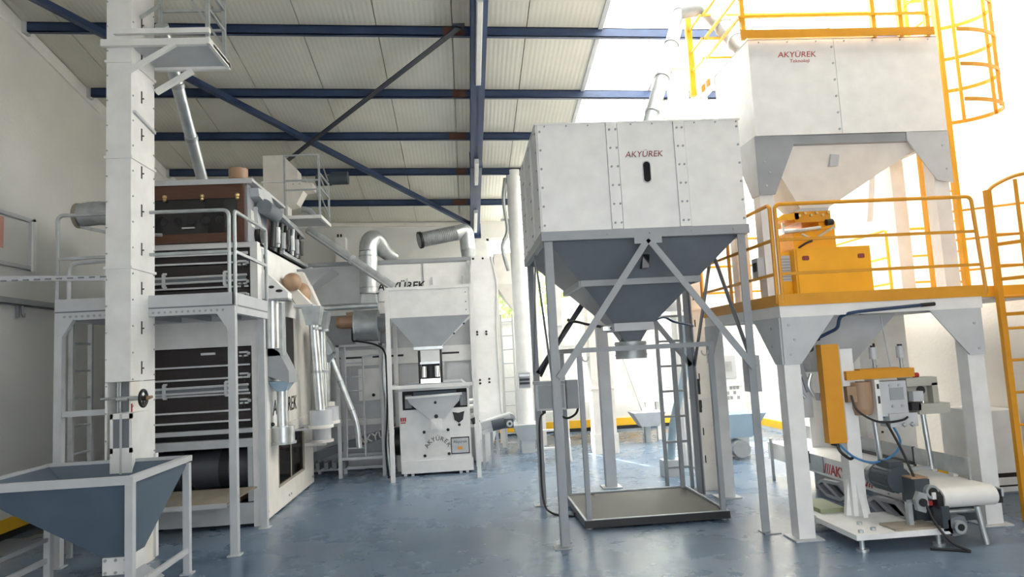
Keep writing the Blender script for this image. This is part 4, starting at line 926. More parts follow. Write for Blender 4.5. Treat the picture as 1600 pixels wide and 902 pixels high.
# bin box with front panels, seam strips and side panels
px = [.715, 1.315, 1.42, 1.915, 2.02, 2.51]
for a, b in ((px[0], px[1]), (px[2], px[3]), (px[4], px[5])): box('front_panel', M.white, r, a, b, sy0+.002, sy0+.014, 2.627, 3.565)
for a, b in ((px[1], px[2]), (px[3], px[4])):
    box('seam_strip', M.white, r, a+.002, b-.007, sy0-.012, sy0+.002, 2.627, 3.565)
ys = [sy0+.015, 6.16, 6.28, 6.80, 6.92, sy1]
for x0, x1 in ((sx0+.002, sx0+.014), (sx1-.027, sx1-.015)):
    for a, b in zip(ys[::2], ys[1::2]): box('side_panel', M.white, r, x0, x1, a, b, 2.627, 3.565)
    for a, b in ((ys[1], ys[2]), (ys[3], ys[4])): box('seam_strip', M.white, r, x0-(.016 if x0 < 1 else -.012), x1-(.012 if x0 < 1 else -.016), a+.003, b-.003, 2.627, 3.565)
box('back_panel', M.white, r, sx0+.014, sx1-.014, sy1-.012, sy1, 2.627, 3.565)
box('lid', M.white, r, sx0-.008, sx1-.002, sy0-.006, sy1+.006, 3.565, 3.578)
mb = MB()
for k in range(6):
    z = 2.68+k*.165
    for x in (.735, 1.345, 1.40, 1.945, 1.99, 2.49): mb.bolt((x, sy0-(.01 if 1.3 < x < 2.1 else -.002), z), (0, -1, 0), .0105)
    for y in (5.78, 6.19, 6.25, 6.83, 6.89, 7.33): mb.bolt((sx0-(.012 if 6.1 < y < 7 else -.002), y, z), (-1, 0, 0), .0085)
for k in range(10): mb.bolt((.78+k*.19, sy0, 3.55), (0, -1, 0), .007); 
for k in range(5): mb.bolt((.9+k*.37, sy0-.01, 2.585), (0, -1, 0), .008)
stuff(mb.build('bolts', M.grey, r))
def slot_window(p, x, z, y, m, tilt=0):   # rounded dark sight glass
    a = []; h_, w_ = .06, .03
    for k in range(9): t = PI*k/8; a.append((w_*math.cos(t), h_+w_*math.sin(t)))
    for k in range(9): t = PI+PI*k/8; a.append((w_*math.cos(t), -h_+w_*math.sin(t)))
    o = MB().prism([(x+i*1.25, z+j*1.12) for i, j in a], 'y', y-.004, y+.004).build('sight_frame', M.lgrey, p)
    o2 = MB().prism([(x+i, z+j) for i, j in a], 'y', y-.009, y-.003).build('sight_glass', m, o); return o
slot_window(r, 1.655, 3.12, sy0-.0, M.tint)
text('lettering', 'AKYÜREK', M.maroon, r, (1.64, sy0-.001, 3.255), .076, (PI/2, 0, 0), 'CENTER', .18)
# cone and its girdle
T_, B_ = (.76, 2.47, 5.78, 7.32), (1.42, 1.82, 6.38, 6.72)
zt_, zb_ = 2.56, 1.84
MB().funnel(B_, zb_, T_, zt_).build('cone', M.dgrey, r)
def sec(z, off=0):
    t = (z-zb_)/(zt_-zb_); return [B_[i]+(T_[i]-B_[i])*t+(-off if i in (0, 2) else off) for i in range(4)]
a = sec(2.20, .02)
g = MB(); 
for p, q in (((a[0], a[2]), (a[1], a[2])), ((a[1], a[2]), (a[1], a[3])), ((a[1], a[3]), (a[0], a[3])), ((a[0], a[3]), (a[0], a[2]))): g.bar((p[0], p[1], 2.2), (q[0], q[1], 2.2), .03, .055)
g.build('girdle', M.grey, r)
a = sec(2.36)
o = MB().prism([(1.60, 2.30), (1.66, 2.30), (1.675, 2.42), (1.615, 2.42)], 'y', a[2]-.06, a[2]+.03).build('sight_glass', M.tint, r)
box('gate_frame', M.lgrey, r, 1.42, 1.80, 6.36, 6.74, 1.765, 1.84); 
box('gate_cylinder', M.galv, r, 1.34, 1.44, 6.5, 6.6, 1.78, 1.82)
MB().frus((1.53, 1.69, 6.46, 6.64), 1.66, (1.47, 1.75, 6.42, 6.68), 1.765).build('outlet', M.dgrey, r)
rod('outlet_collar', M.galvd, r, (1.61, 6.55, 1.50), (1.61, 6.55, 1.665), .15, k=28)
for z in (1.53, 1.585, 1.64): rod('collar_ring', M.galvd, r, (1.61, 6.55, z), (1.61, 6.55, z+.012), .156, k=28)
o = pipe('gate_cable', M.black, None, arc([(.80, 7.3, 1.35), (1.0, 7.2, 1.72), (1.12, 7.1, 1.90), (1.25, 6.8, 1.86), (1.38, 6.55, 1.81), (1.44, 6.5, 1.80)], 6), .014, 8)
tag(o, 'black cable rising along the left back brace to the slide gate of the grey cone', 'cable')
o = pipe('air_hose', M.navy, None, arc([(1.82, 6.7, 1.82), (2.05, 6.9, 1.90), (2.2, 7.0, 1.85), (2.45, 7.2, 1.81), (2.5, 7.34, 1.80)], 6), .012, 8)
tag(o, 'thin dark hose running right from under the grey cone to the back leg', 'hose')
# feed spout into the hopper lid
r = thing('feed_spout', 'long pale spout pipe slanting down into the lid of the big panelled hopper', 'pipe', (1.9, 6.6, 3.58))
P0, P1 = Vector((2.53, 7.0, 5.24)), Vector((1.87, 6.55, 3.585))
for k in range(4):
    a, b = P0.lerp(P1, k/4), P0.lerp(P1, (k+1)/4); rod('pipe_length', M.galvd, r, a, b, .072, k=18)
    rod('pipe_clip', M.galvd, r, a, a+(P1-P0)*.012, .082, k=18)
r = mid_elev(2.56, 2.74, 7.52, 7.75, 4.82, 'tall white elevator column behind the right back leg of the stand, under the roof light', M.cream, False)
box('head', M.white, r, 2.5, 2.95, 7.48, 7.8, 4.82, 5.12); box('side_window', M.ink, r, 2.565, 2.60, 7.51, 7.52, 1.05, 1.22); box('side_window', M.ink, r, 2.565, 2.60, 7.51, 7.52, .85, 1.0)
mb = MB()
for k in range(11): mb.box(2.595, 2.605, 7.512, 7.52, .3+k*.3, .38+k*.3)
stuff(mb.build('inspection_slots', M.ink, r)); rod('boot_bearing', M.black, r, (2.52, 7.58, .38), (2.57, 7.58, .38), .05)
r = thing('transfer_duct', 'fat silver duct bending from the tall elevator head to the upper hopper', 'duct', (2.8, 6.6, 4.8))
pipe('duct_length', M.galvd, r, bend([(2.50, 6.85, 5.18), (2.72, 6.75, 5.16), (3.0, 6.35, 4.38)], .35, 8), .09, 18)
for t in (.3, .6): c = Vector((2.76, 6.70, 5.06)).lerp(Vector((3.0, 6.35, 4.38)), t); rod('clip', M.galvd, r, c, c+Vector((0, -.02, -.02)), .1)

# ================================================================== weighing platform with its tube cage
r = thing('floor_scale', 'low floor scale with olive plate and an open grey tube cage under the cone', 'scale', (1.68, 6.85, 0))
qx0, qx1, qy0, qy1 = 1.01, 2.34, 6.24, 7.46
ring(MB(), qx0, qx1, qy0, qy1, .012, .075, .03).build('frame', M.dgrey, r); box('plate', M.grate, r, qx0+.03, qx1-.03, qy0+.03, qy1-.03, .03, .068)
ring(MB(), qx0, qx1, qy0, qy1, .075, .085, .02).build('rim_strip', M.galvd, r)
box('front_skirt', M.black, r, qx0-.004, qx1+.004, qy0-.012, qy0, .015, .08)
for x in (qx0+.04, qx1-.04):
    for y in (qy0+.04, qy1-.04): rod('foot', M.galvd, r, (x, y, 0), (x, y, .014), .03)
tops = []
for x in (qx0+.045, qx1-.045):
    for y in (qy0+.03, qy1-.03): box('post', M.grey, r, x-.022, x+.022, y-.022, y+.022, .07, 1.58)
for y in (qy0+.03, qy1-.03): box('top_rail', M.grey, r, qx0+.02, qx1-.02, y-.022, y+.022, 1.58, 1.625)
for x in (qx0+.045, qx1-.045): box('top_rail', M.grey, r, x-.022, x+.022, qy0+.052, qy1-.052, 1.58, 1.625)
for x in (qx0+.10, qx1-.10):
    pipe('bag_hook', M.galvd, r, [(x+.03*math.cos(t), qy0+.03, 1.535+.035*math.sin(t)) for t in [PI*.9+i*PI*1.2/8 for i in range(9)]], .007, 6)
r = thing('control_box', 'grey control box with a smaller side box on the left legs of the stand', 'box', (.86, 6.95, 1.05))
box('cabinet', M.lgrey, r, .70, 1.0, 6.92, 7.1, 1.02, 1.30); box('lid_rim', M.grey, r, .69, 1.0, 6.90, 7.1, 1.28, 1.31); box('side_cabinet', M.grey, r, 1.02, 1.14, 6.96, 7.1, 1.02, 1.31)
box('door', M.grey, r, .725, .985, 6.912, 6.92, 1.04, 1.27); box('mounting_rail', M.grey, r, .70, 1.14, 7.10, 7.13, 1.2, 1.24)
for x in (.78, .9): rod('cable_gland', M.black, r, (x, 7.0, .985), (x, 7.0, 1.02), .02)
o = pipe('scale_cable', M.black, None, arc([(.78, 7.0, .99), (.73, 6.98, .92), (.72, 7.0, .6), (.73, 7.05, .12), (.80, 6.9, .015), (.96, 6.75, .012), (1.0, 6.8, .02)], 6), .011, 8)
tag(o, 'black cable dropping from the grey control box to the floor scale', 'cable')
o = pipe('box_cable', M.black, None, arc([(.9, 7.0, .99), (1.0, 6.95, .93), (1.1, 7.0, .96), (1.14, 7.05, 1.02), (1.13, 7.08, 1.06)], 6), .012, 8)
tag(o, 'short black cable looped under the two grey control boxes', 'cable')
# ladder behind the scale
r = thing('steel_ladder', 'dark grey steel ladder leaning upright behind the floor scale cage', 'ladder', (2.36, 7.74, 0))
for x in (2.215, 2.50): box('stile', M.grey, r, x-.018, x+.018, 7.72, 7.76, 0, 2.35)
for k in range(8): box('rung', M.grey, r, 2.233, 2.482, 7.73, 7.75, .22+k*.285, .245+k*.285)

# ================================================================== RIGHT: yellow platform with the upper hopper
r = thing('packing_platform', 'white legged platform with yellow railing and a big white upper hopper', 'platform', (3.5, 6.3, 0))
mx0, mx1, my0, my1 = 2.60, 4.40, 5.42, 7.20
def vleg(x0, x1, y0, y1, z1, m=M.white): 
    l = box('leg', m, r, x0, x1, y0, y1, .012, z1); box('foot_plate', M.lgrey, l, x0-.05, x1+.05, y0-.05, y1+.05, 0, .012); return l
vleg(2.60, 2.735, 5.45, 5.58, 1.79); vleg(4.20, 4.345, 5.47, 5.6, 1.79); vleg(2.60, 2.735, 7.08, 7.2, 1.79); vleg(4.22, 4.36, 7.08, 7.2, 1.79)
vleg(1.575, 1.70, 8.0, 8.12, 2.1, M.lgrey)
for y0, y1 in ((5.44, 5.5), (7.14, 7.2)): box('girder', M.white, r, 2.60, 4.36, y0, y1, 1.785, 1.88)
for x0, x1 in ((2.60, 2.66), (4.30, 4.36)): box('girder', M.white, r, x0, x1, 5.5, 7.14, 1.785, 1.88)
box('back_walkway', M.lgrey, r, 1.57, 2.60, 7.95, 8.16, 2.02, 2.12)
for x, s in ((2.735, 1), (4.20, -1)):
    MB().prism([(x-s*.135, 1.785), (x+s*.32, 1.785), (x+s*.005, 1.40), (x-s*.135, 1.40)], 'y', 5.432, 5.444).build('gusset_plate', M.lgrey, r)
MB().prism([(5.45, 1.785), (5.95, 1.785), (5.58, 1.40), (5.45, 1.40)], 'x', 2.588, 2.60).build('gusset_plate', M.lgrey, r)
MB().prism([(7.2, 1.785), (6.75, 1.785), (7.08, 1.40), (7.2, 1.40)], 'x', 2.588, 2.60).build('gusset_plate', M.lgrey, r)
box('deck', M.lgrey, r, mx0, mx1-.04, my0+.02, my1, 1.88, 1.90)
box('toe_board', M.amber, r, mx0, mx1, my0, my0+.012, 1.88, 1.975); box('toe_board', M.amber, r, mx0-.012, mx0, my0, my1, 1.88, 1.975); box('toe_board', M.amber, r, mx0, mx1, my1, my1+.012, 1.88, 1.975)
mb = MB()
for x, z in ((2.66, 1.72), (2.70, 1.60), (2.66, 1.48), (4.26, 1.66), (4.28, 1.45)): mb.bolt((x, 5.432, z), (0, -1, 0), .012)
for z in (1.7, 1.55): mb.bolt((2.588, 5.6, z), (-1, 0, 0), .012)
stuff(mb.build('bolts', M.galvd, r))
# yellow railing
zt = 2.73
pipe('guard_rail', M.amber, r, bend([(mx0+.03, my0+.01, 1.9), (mx0+.03, my0+.01, zt), (mx1-.04, my0+.01, zt+.005), (mx1-.0, my0+.01, 1.9)], .05), .0165)
for z in (2.43, 2.145): bar('mid_rail', M.amber, r, (mx0+.03, my0+.01, z), (mx1-.02, my0+.01, z+.004), .024)
pipe('guard_rail', M.amber, r, bend([(mx0-.005, my0+.03, 1.9), (mx0-.005, my0+.03, zt), (mx0-.005, my1, zt), (mx0-.005, my1, 1.9)], .05), .0165)
for z in (2.43, 2.145): bar('mid_rail', M.amber, r, (mx0-.005, my0+.03, z), (mx0-.005, my1, z), .024)
bar('railing_post', M.amber, r, (mx0-.005, 6.4, 1.9), (mx0-.005, 6.4, zt), .024)
for xa, xb in ((mx0, 3.55),):
    pipe('guard_rail', M.yellow, r, bend([(xa, my1, 1.9), (xa, my1, zt), (xb, my1, zt), (xb, my1, 1.9)], .05), .0155)
    for z in (2.43, 2.145): bar('mid_rail', M.yellow, r, (xa, my1, z), (xb, my1, z), .022)
pipe('guard_rail', M.yellow, r, bend([(4.62, 7.02, 1.9), (4.62, 7.02, zt), (4.62, 8.15, zt), (4.62, 8.15, 1.9)], .05), .0155)
pipe('guard_rail', M.yellow, r, bend([(4.72, 7.0, 1.9), (4.72, 7.0, zt), (5.2, 7.0, zt), (5.2, 7.0, 1.9)], .05), .0155)
for z in (2.43, 2.145): bar('mid_rail', M.yellow, r, (4.62, 7.02, z), (4.62, 8.15, z), .022); bar('mid_rail', M.yellow, r, (4.72, 7.0, z), (5.2, 7.0, z), .022)
box('rear_landing', M.lgrey, r, 4.40, 5.25, 6.0, 8.2, 1.86, 1.90)
# landing with side rails to the front ladder
box('landing', M.lgrey, r, 4.40, 5.25, 5.62, 6.0, 1.86, 1.90); box('toe_board', M.yellow, r, 4.41, 5.25, 5.60, 5.615, 1.88, 1.975); box('toe_board', M.yellow, r, 4.41, 5.25, 5.98, 5.995, 1.88, 1.98)
for z in (2.70, 2.43, 2.145): bar('mid_rail', M.yellow, r, (4.45, 5.98, z), (5.25, 5.63, z+.02), .02)
# upper structure: posts, girders, gussets, hopper and cone
ux0, ux1, uy0, uy1 = 2.70, 4.51, 5.80, 6.62
for x0, x1 in ((2.70, 2.83), (4.36, 4.50)):
    for y0, y1 in ((5.84, 5.97), (6.45, 6.58)): box('upper_post', M.white, r, x0, x1, y0, y1, 1.90, 3.36)
for y0, y1 in ((5.82, 5.88), (6.54, 6.60)): box('upper_girder', M.grey if y0 < 6 else M.white, r, ux0, ux1, y0, y1, 3.355, 3.435)
for x0, x1 in ((ux0, ux0+.06), (ux1-.06, ux1)): box('upper_girder', M.lgrey, r, x0, x1, 5.88, 6.54, 3.355, 3.435)
MB().prism([(2.69, 3.435), (3.05, 3.435), (3.05, 3.36), (2.835, 2.90), (2.69, 2.90)], 'y', 5.808, 5.82).build('gusset_plate', M.grey, r)
MB().prism([(4.52, 3.435), (4.12, 3.435), (4.12, 3.36), (4.365, 2.98), (4.52, 2.95)], 'y', 5.808, 5.82).build('gusset_plate', M.lgrey, r)
MB().prism([(5.82, 3.435), (6.3, 3.435), (5.97, 2.9), (5.82, 2.9)], 'x', 2.688, 2.70).build('gusset_plate', M.lgrey, r)
for x in (3.0, 4.25): bar('cone_strut', M.white, r, (x, 6.57, 3.36), (x+.12 if x < 3.5 else x-.1, 6.57, 2.75), .06)
for a, b in ((ux0, 3.508), (3.512, ux1)): box('hopper_front', M.white, r, a, b, uy0, uy0+.012, 3.437, 4.33)
for x0, x1 in ((ux0, ux0+.012), (ux1-.012, ux1)): box('hopper_side', M.white, r, x0, x1, uy0+.012, uy1, 3.437, 4.33)
box('hopper_back', M.white, r, ux0, ux1, uy1, uy1+.012, 3.437, 4.33)
MB().funnel((3.14, 3.42, 5.98, 6.3), 2.80, (ux0+.05, ux1-.06, uy0+.06, uy1-.06), 3.42).build('hopper_cone', M.cream, r)
o = MB().prism([(3.40, 3.16), (3.48, 3.16), (3.5, 3.26), (3.42, 3.27)], 'y', 5.87, 5.95).build('cone_hatch', M.lgrey, r)
mb = MB()
for k in range(6): z = 3.48+k*.155; mb.bolt((3.485, uy0, z), (0, -1, 0), .011)
for k in range(7): mb.bolt((2.80+k*.27, uy0, 4.31), (0, -1, 0), .007)
for x, z in ((2.76, 3.2), (2.80, 3.1), (2.76, 2.98), (4.45, 3.3), (4.47, 3.08)): mb.bolt((x, 5.808, z), (0, -1, 0), .01)
stuff(mb.build('bolts', M.galvd, r))
text('lettering', 'AKYÜREK', M.red, r, (3.15, uy0-.001, 4.165), .075, (PI/2, 0, 0), 'CENTER', .12, 0, 1.1)
text('lettering', 'Teknoloji', M.red, r, (3.17, uy0-.001, 4.115), .045, (PI/2, 0, 0), 'CENTER', .12, 0, 1.1)
# yellow railing on top of the upper hopper
bz = 4.335
box('top_kerb', M.amber, r, ux0-.08, 4.46, uy0-.05, uy0-.035, bz, bz+.075); box('top_deck', M.lgrey, r, ux0, ux1, uy0, uy1, bz, bz+.01)
for x, y in ((ux0-.04, uy0-.01), (3.9, uy0-.01), (4.16, uy0-.01), (4.42, uy0-.01)): box('top_post', M.yellow, r, x-.02, x+.02, y-.02, y+.02, bz, bz+.75)
for z in (4.54, 4.75, 5.0):
    bar('top_rail', M.yellow, r, (ux0-.07, uy0-.03, z), (4.42, uy0-.03, z+.01), .024); bar('top_rail', M.yellow, r, (ux0-.07, uy0-.03, z), (ux0-.07, uy1, z), .024); bar('top_rail', M.yellow, r, (ux0-.07, uy1, z), (4.42, uy1, z), .02)
box('top_post', M.yellow, r, 2.57, 2.63, 6.97, 7.03, 4.28, 5.2)
box('top_beam', M.white, r, 2.66, 2.74, 6.64, 7.45, 4.26, 4.36); bar('beam_strut', M.white, r, (2.70, 6.98, 4.26), (2.70, 6.7, 3.45), .06); bar('beam_strut', M.white, r, (2.70, 7.0, 4.26), (2.70, 7.1, 3.9), .05); box('orange_pad', M.orange, r, 2.645, 2.655, 6.8, 6.86, 4.27, 4.33); box('orange_pad', M.orange, r, 2.645, 2.655, 6.66, 6.72, 4.27, 4.33)
for z in (4.54, 4.75, 5.0): bar('top_rail', M.yellow, r, (2.60, 6.62, z), (2.60, 7.0, z), .022)

# caged yellow ladder on the right of the upper hopper
r = thing('caged_ladder', 'yellow ladder with hoop cage beside the upper white hopper', 'ladder', (4.6, 6.1, 1.9))
for y in (5.9, 6.32): box('stile', M.yellow, r, 4.58, 4.62, y-.03, y+.03, 1.9, 5.1)
for k in range(11): rod('rung', M.yellow, r, (4.6, 5.92, 2.05+k*.285), (4.6, 6.3, 2.05+k*.285), .012)
for k in range(5):
    z = 3.68+k*.33
    pts = [(4.6+.62*math.sin(t), 6.04-.38*math.cos(t), z) for t in [PI*i/16 for i in range(17)]]
    mb = MB()
    for a, b in zip(pts, pts[1:]): mb.bar(a, b, .01, .035)
    mb.build('cage_hoop', M.amber, r)
for t in (.28, .5, .72): x, y = 4.6+.61*math.sin(PI*t), 6.04-.37*math.cos(PI*t); box('cage_strap', M.amber, r, x-.018, x+.018, y-.005, y+.005, 3.66, 5.05)
# yellow front ladder at the right edge
r = thing('yellow_ladder', 'yellow ladder with curved handrail at the right edge of the view', 'ladder', (4.8, 5.5, 0))
for x in (4.58, 5.02): box('stile', M.amber, r, x-.025, x+.025, 5.49, 5.53, 0, 2.80)
for k in range(9): rod('rung', M.amber, r, (4.6, 5.51, .25+k*.27), (5.0, 5.51, .25+k*.27), .012)
pipe('handrail', M.amber, r, arc([(4.58, 5.51, 2.78), (4.64, 5.48, 2.84), (4.78, 5.4, 2.90), (5.02, 5.35, 2.92)], 5), .016)
for z in (2.32, 2.02, 1.72): 
    pts = [(4.60+.0+.42*(i/12), 5.49-.25*math.sin(PI*i/12), z) for i in range(13)]
    mb = MB()
    for a, b in zip(pts, pts[1:]): mb.bar(a, b, .01, .03)
    mb.build('cage_hoop', M.amber, r)
box('cage_strap', M.amber, r, 4.68, 4.71, 5.33, 5.34, 1.7, 2.85)

# ================================================================== packing scale on the platform
r = thing('packing_scale', 'yellow cabinet packing scale standing on the yellow railed platform', 'machine', (3.3, 6.05, 1.9))
box('cabinet', M.yellow, r, 2.94, 3.64, 5.78, 6.3, 1.90, 2.40); box('side_cabinet', M.yellow, r, 2.84, 2.94, 5.86, 6.3, 1.90, 2.38)
box('cabinet_seam', M.amber, r, 2.955, 2.962, 5.774, 5.78, 1.91, 2.39)
for x, z in ((3.04, 2.31), (3.55, 2.31)):
    o = MB().prism([(x-.03, z-.012), (x-.022, z-.02), (x+.022, z-.02), (x+.03, z-.012), (x+.03, z+.012), (x+.022, z+.02), (x-.022, z+.02), (x-.03, z+.012)], 'y', 5.772, 5.78).build('grip_hole', M.maroon, r)
lv = MB()
for k in range(8): lv.box(2.852, 2.93, 5.853, 5.86, 2.13+k*.026, 2.142+k*.026)
stuff(lv.build('louvres', M.grey, r)); box('louvre_plate', M.lgrey, r, 2.846, 2.935, 5.855, 5.861, 2.12, 2.35)
box('upper_box', M.yellow, r, 3.06, 3.46, 6.0, 6.3, 2.40, 2.60); box('upper_box', M.yellow, r, 3.30, 3.46, 5.98, 6.3, 2.60, 2.67)
box('gate_body', M.amber, r, 3.06, 3.40, 5.94, 6.28, 2.66, 2.76); MB().prism([(2.86, 2.68), (2.95, 2.74), (3.1, 2.75), (3.1, 2.69)], 'y', 5.94, 6.1).build('gate_arm', M.yellow, r)
MB().frus((3.12, 3.40, 5.98, 6.26), 2.76, (3.14, 3.42, 5.98, 6.3), 2.80).build('inlet_flange', M.lgrey, r)
mb = MB()
for k in range(6): mb.bolt((3.1+k*.055, 5.94, 2.72+.02*(k % 2)), (0, -1, 0), .014, .02)
stuff(mb.build('gate_bolts', M.brass, r))
rod('gate_cylinder', M.galv, r, (2.94, 5.92, 2.57), (3.28, 5.92, 2.60), .018); bar('cylinder_rod', M.chrome, r, (2.93, 5.92, 2.57), (2.93, 5.92, 2.66), .02); rod('valve', M.black, r, (3.34, 5.92, 2.645), (3.40, 5.92, 2.65), .03)
pipe('air_tube', M.galv, r, arc([(3.1, 5.92, 2.55), (3.2, 5.9, 2.50), (3.32, 5.9, 2.56), (3.40, 5.9, 2.60)], 5), .01); pipe('cylinder_hose', M.ink, r, arc([(3.05, 5.9, 2.42), (3.12, 5.9, 2.46), (3.18, 5.9, 2.48)], 4), .01)
o = thing('terminal_box', 'small grey box with a dark socket on the left post above the yellow platform', 'box', (2.66, 5.7, 2.2))
box('casing', M.lgrey, o, 2.635, 2.699, 5.86, 5.98, 2.16, 2.34); box('socket', M.ink, o, 2.622, 2.635, 5.87, 5.93, 2.22, 2.30)
# bag spout below the platform
r = thing('bag_spout', 'white bag filling spout with dark clamp hanging under the yellow platform', 'hopper', (3.2, 6.0, 1.78))
MB().frus((3.12, 3.45, 6.0, 6.35), 1.30, (2.95, 3.80, 5.76, 6.6), 1.78).build('spout_funnel', M.lgrey, r)
rod('clamp_motor', M.motor, r, (2.84, 5.75, 1.52), (2.98, 5.75, 1.56), .075); bar('clamp_arm', M.grey, r, (2.85, 5.72, 1.45), (2.92, 5.72, 1.15), .04); rod('clamp_hose', M.ink, r, (2.96, 5.72, 1.57), (3.06, 5.72, 1.6), .02)
for x in (2.86, 2.95): pipe('silver_tube', M.galv, r, arc([(x, 5.7, 1.3), (x-.03, 5.7, 1.2), (x+.02, 5.7, 1.1)], 5), .015)
o = pipe('blue_hose', M.navy, None, arc([(2.98, 5.60, 1.60), (3.06, 5.56, 1.64), (3.12, 5.52, 1.68), (3.14, 5.48, 1.77), (3.24, 5.42, 1.80), (3.5, 5.415, 1.815), (3.8, 5.415, 1.83)], 6), .014, 8)
tag(o, 'dark blue hose fixed along the front girder under the yellow toe board', 'hose'); rod('hose_fitting', M.black, o, (3.8, 5.415, 1.83), (3.92, 5.415, 1.835), .016)
o = box('manual_box', M.lgrey, None, 2.50, 2.597, 5.9, 6.05, 1.16, 1.48); tag(o, 'grey tilted plate box hanging on the left side of the platform leg', 'box')
box('dark_slot', M.ink, o, 2.53, 2.55, 5.894, 5.9, 1.2, 1.46)
# panel with bolts behind
r = thing('white_partition', 'tall white bolted panel behind the sewing head under the platform', 'panel', (4.3, 7.35, 0))
box('sheet', M.white, r, 3.75, 4.95, 7.36, 7.38, 0, 1.88); box('edge_post', M.cream, r, 4.50, 4.56, 7.32, 7.36, 0, 1.88); box('edge_post', M.white, r, 4.22, 4.30, 7.33, 7.36, 0, 1.88)
mb = MB()
for k in range(7): mb.bolt((4.535, 7.32, .3+k*.24), (0, -1, 0), .014)
stuff(mb.build('bolts', M.ink, r))

# ================================================================== belt conveyor, local axes: y along the belt
r = thing('belt_conveyor', 'low white belt conveyor with red lettering on its side and a grey guide rail', 'conveyor', (3.55, 5.02, 0), 0)
Lc = 2.95; zb = .415; BW = .43
box('bed', M.lgrey, r, .01, BW-.01, .10, Lc, zb-.11, zb-.012); box('belt', M.belt, r, .0, BW, .08, Lc, zb-.012, zb)
rod('roller', M.belt, r, (.0, .08, zb-.074), (BW, .08, zb-.074), .075, k=28); box('belt_return', M.belt, r, .0, BW, .08, Lc, zb-.149, zb-.141)
box('side_beam', M.white, r, -.035, -.004, .30, Lc, zb-.175, zb+.005); box('side_beam', M.white, r, BW+.004, BW+.035, .14, Lc, zb-.15, zb-.01)
text('lettering', '///AKYÜREK///', M.red, r, (-.0365, 1.27, zb-.145), .135, (PI/2, 0, -PI/2), 'CENTER', .1, .004)
mb = MB()
for y in (.55, 1.0, 1.75, 2.2): mb.bolt((-.035, y, zb-.03), (-1, 0, 0), .012); mb.bolt((-.035, y+.1, zb-.15), (-1, 0, 0), .009)
stuff(mb.build('bolts', M.galvd, r))
for a_, b_, m in ((.27, .95, M.galvd), (.96, 1.9, M.grey), (1.91, Lc, M.grey)): box('guide_plate', m, r, BW-.015, BW-.005, a_, b_, zb+.025, zb+.17)
box('guide_bar', M.ink, r, BW-.045, BW-.02, .93, 2.3, zb+.02, zb+.045)
for y in (.28, .95, 1.9): bar('guide_bracket', M.ink if y > .5 else M.galvd, r, (BW-.01, y, zb-.01), (BW-.01, y, zb+.175), .018)
for y in (.45, .7): box('guide_clip', M.label, r, BW-.02, BW+.02, y, y+.06, zb, zb+.025)
box('end_bearing', M.black, r, BW+.003, BW+.045, .03, .13, zb-.13, zb-.03); box('end_plate', M.lgrey, r, BW+.036, BW+.05, .02, .3, zb-.08, zb-.02)
MB().prism([(.02, zb-.14), (.02, zb-.05), (.07, zb-.0), (.16, zb+.0), (.2, zb-.14)], 'x', -.05, -.003).build('end_bearing', M.black, r); box('bearing_tab', M.label, r, -.08, -.05, .03, .10, zb-.07, zb-.02)
# gear motor at the delivery end, left side
rod('motor', M.motor, r, (-.19, .24, zb+.045), (-.19, .52, zb+.035), .098, k=20)
mb = MB()
for k in range(16): t = 2*PI*k/16; c = Vector((-.19+.099*math.cos(t), 0, zb+.04+.099*math.sin(t))); mb.bar(c+Vector((0, .27, 0)), c+Vector((0, .47, 0)), .01, .012)
stuff(mb.build('motor_fins', M.motor, r)); rod('fan_cowl', M.dgrey, r, (-.19, .50, zb+.035), (-.19, .58, zb+.035), .105, .09, k=20); box('terminal_box', M.motor, r, -.24, -.12, .28, .42, zb+.125, zb+.18)
box('gearbox', M.motor, r, -.17, -.05, .09, .26, zb-.12, zb+.07); box('gearbox_neck', M.copper, r, -.17, -.04, .12, .3, zb+.07, zb+.08)
MB().prism([(-.19, zb-.15), (-.13, zb-.17), (-.10, zb-.11), (-.11, zb-.03), (-.17, zb-.01), (-.2, zb-.07)], 'y', .05, .09).build('gear_flange', M.galvd, r); rod('gear_hole', M.black, r, (-.15, .035, zb-.09), (-.15, .052, zb-.09), .03, k=16)
rod('gear_ring', M.galvd, r, (-.06, .05, zb-.02), (-.06, .09, zb-.02), .052, k=18); rod('gear_hole', M.black, r, (-.06, .04, zb-.02), (-.06, .052, zb-.02), .034, k=18)
box('red_tag', M.red, r, -.085, -.045, .08, .09, zb-.125, zb-.09)
box('chain_guard', M.motor, r, -.04, .02, .0, .10, zb-.30, zb-.12); MB().prism([(.0, zb-.22), (.06, zb-.2), (.13, zb-.2), (.15, zb-.25), (.13, zb-.33), (.03, zb-.34), (.0, zb-.30)], 'y', .0, .12).build('second_gearbox', M.dgrey, r)
rod('chain_hub', M.galvd, r, (.075, -.03, zb-.27), (.075, .01, zb-.27), .048, k=18); rod('hub_hole', M.black, r, (.075, -.036, zb-.27), (.075, -.028, zb-.27), .026, k=14)
def diamond(y0, x):
    mb = MB()
    P = [(y0+.42, zb-.19), (y0+.12, zb-.17), (y0-.02, zb-.25), (y0+.10, zb-.31), (y0+.34, zb-.315), (y0+.52, zb-.24)]
    for a, b in zip(P, P[1:]+P[:1]): mb.bar((x, a[0], a[1]), (x, b[0], b[1]), .05, .03)
    mb.bar((x, y0+.40, zb-.19), (x, y0+.10, zb-.31), .045, .035)
    o = mb.build('support_frame', M.grey, r); box('frame_back', M.motor, o, x+.03, x+.036, y0, y0+.48, zb-.30, zb-.18); return o
diamond(.30, -.11); diamond(1.12, -.13)
box('frame_foot', M.motor, r, -.08, BW, .24, .75, zb-.30, zb-.18); box('strut', M.galvd, r, -.235, -.20, .10, .14, .14, zb-.10)
bar('strut_arm', M.galvd, r, (-.22, .12, zb-.10), (-.10, .14, zb-.10), .03)
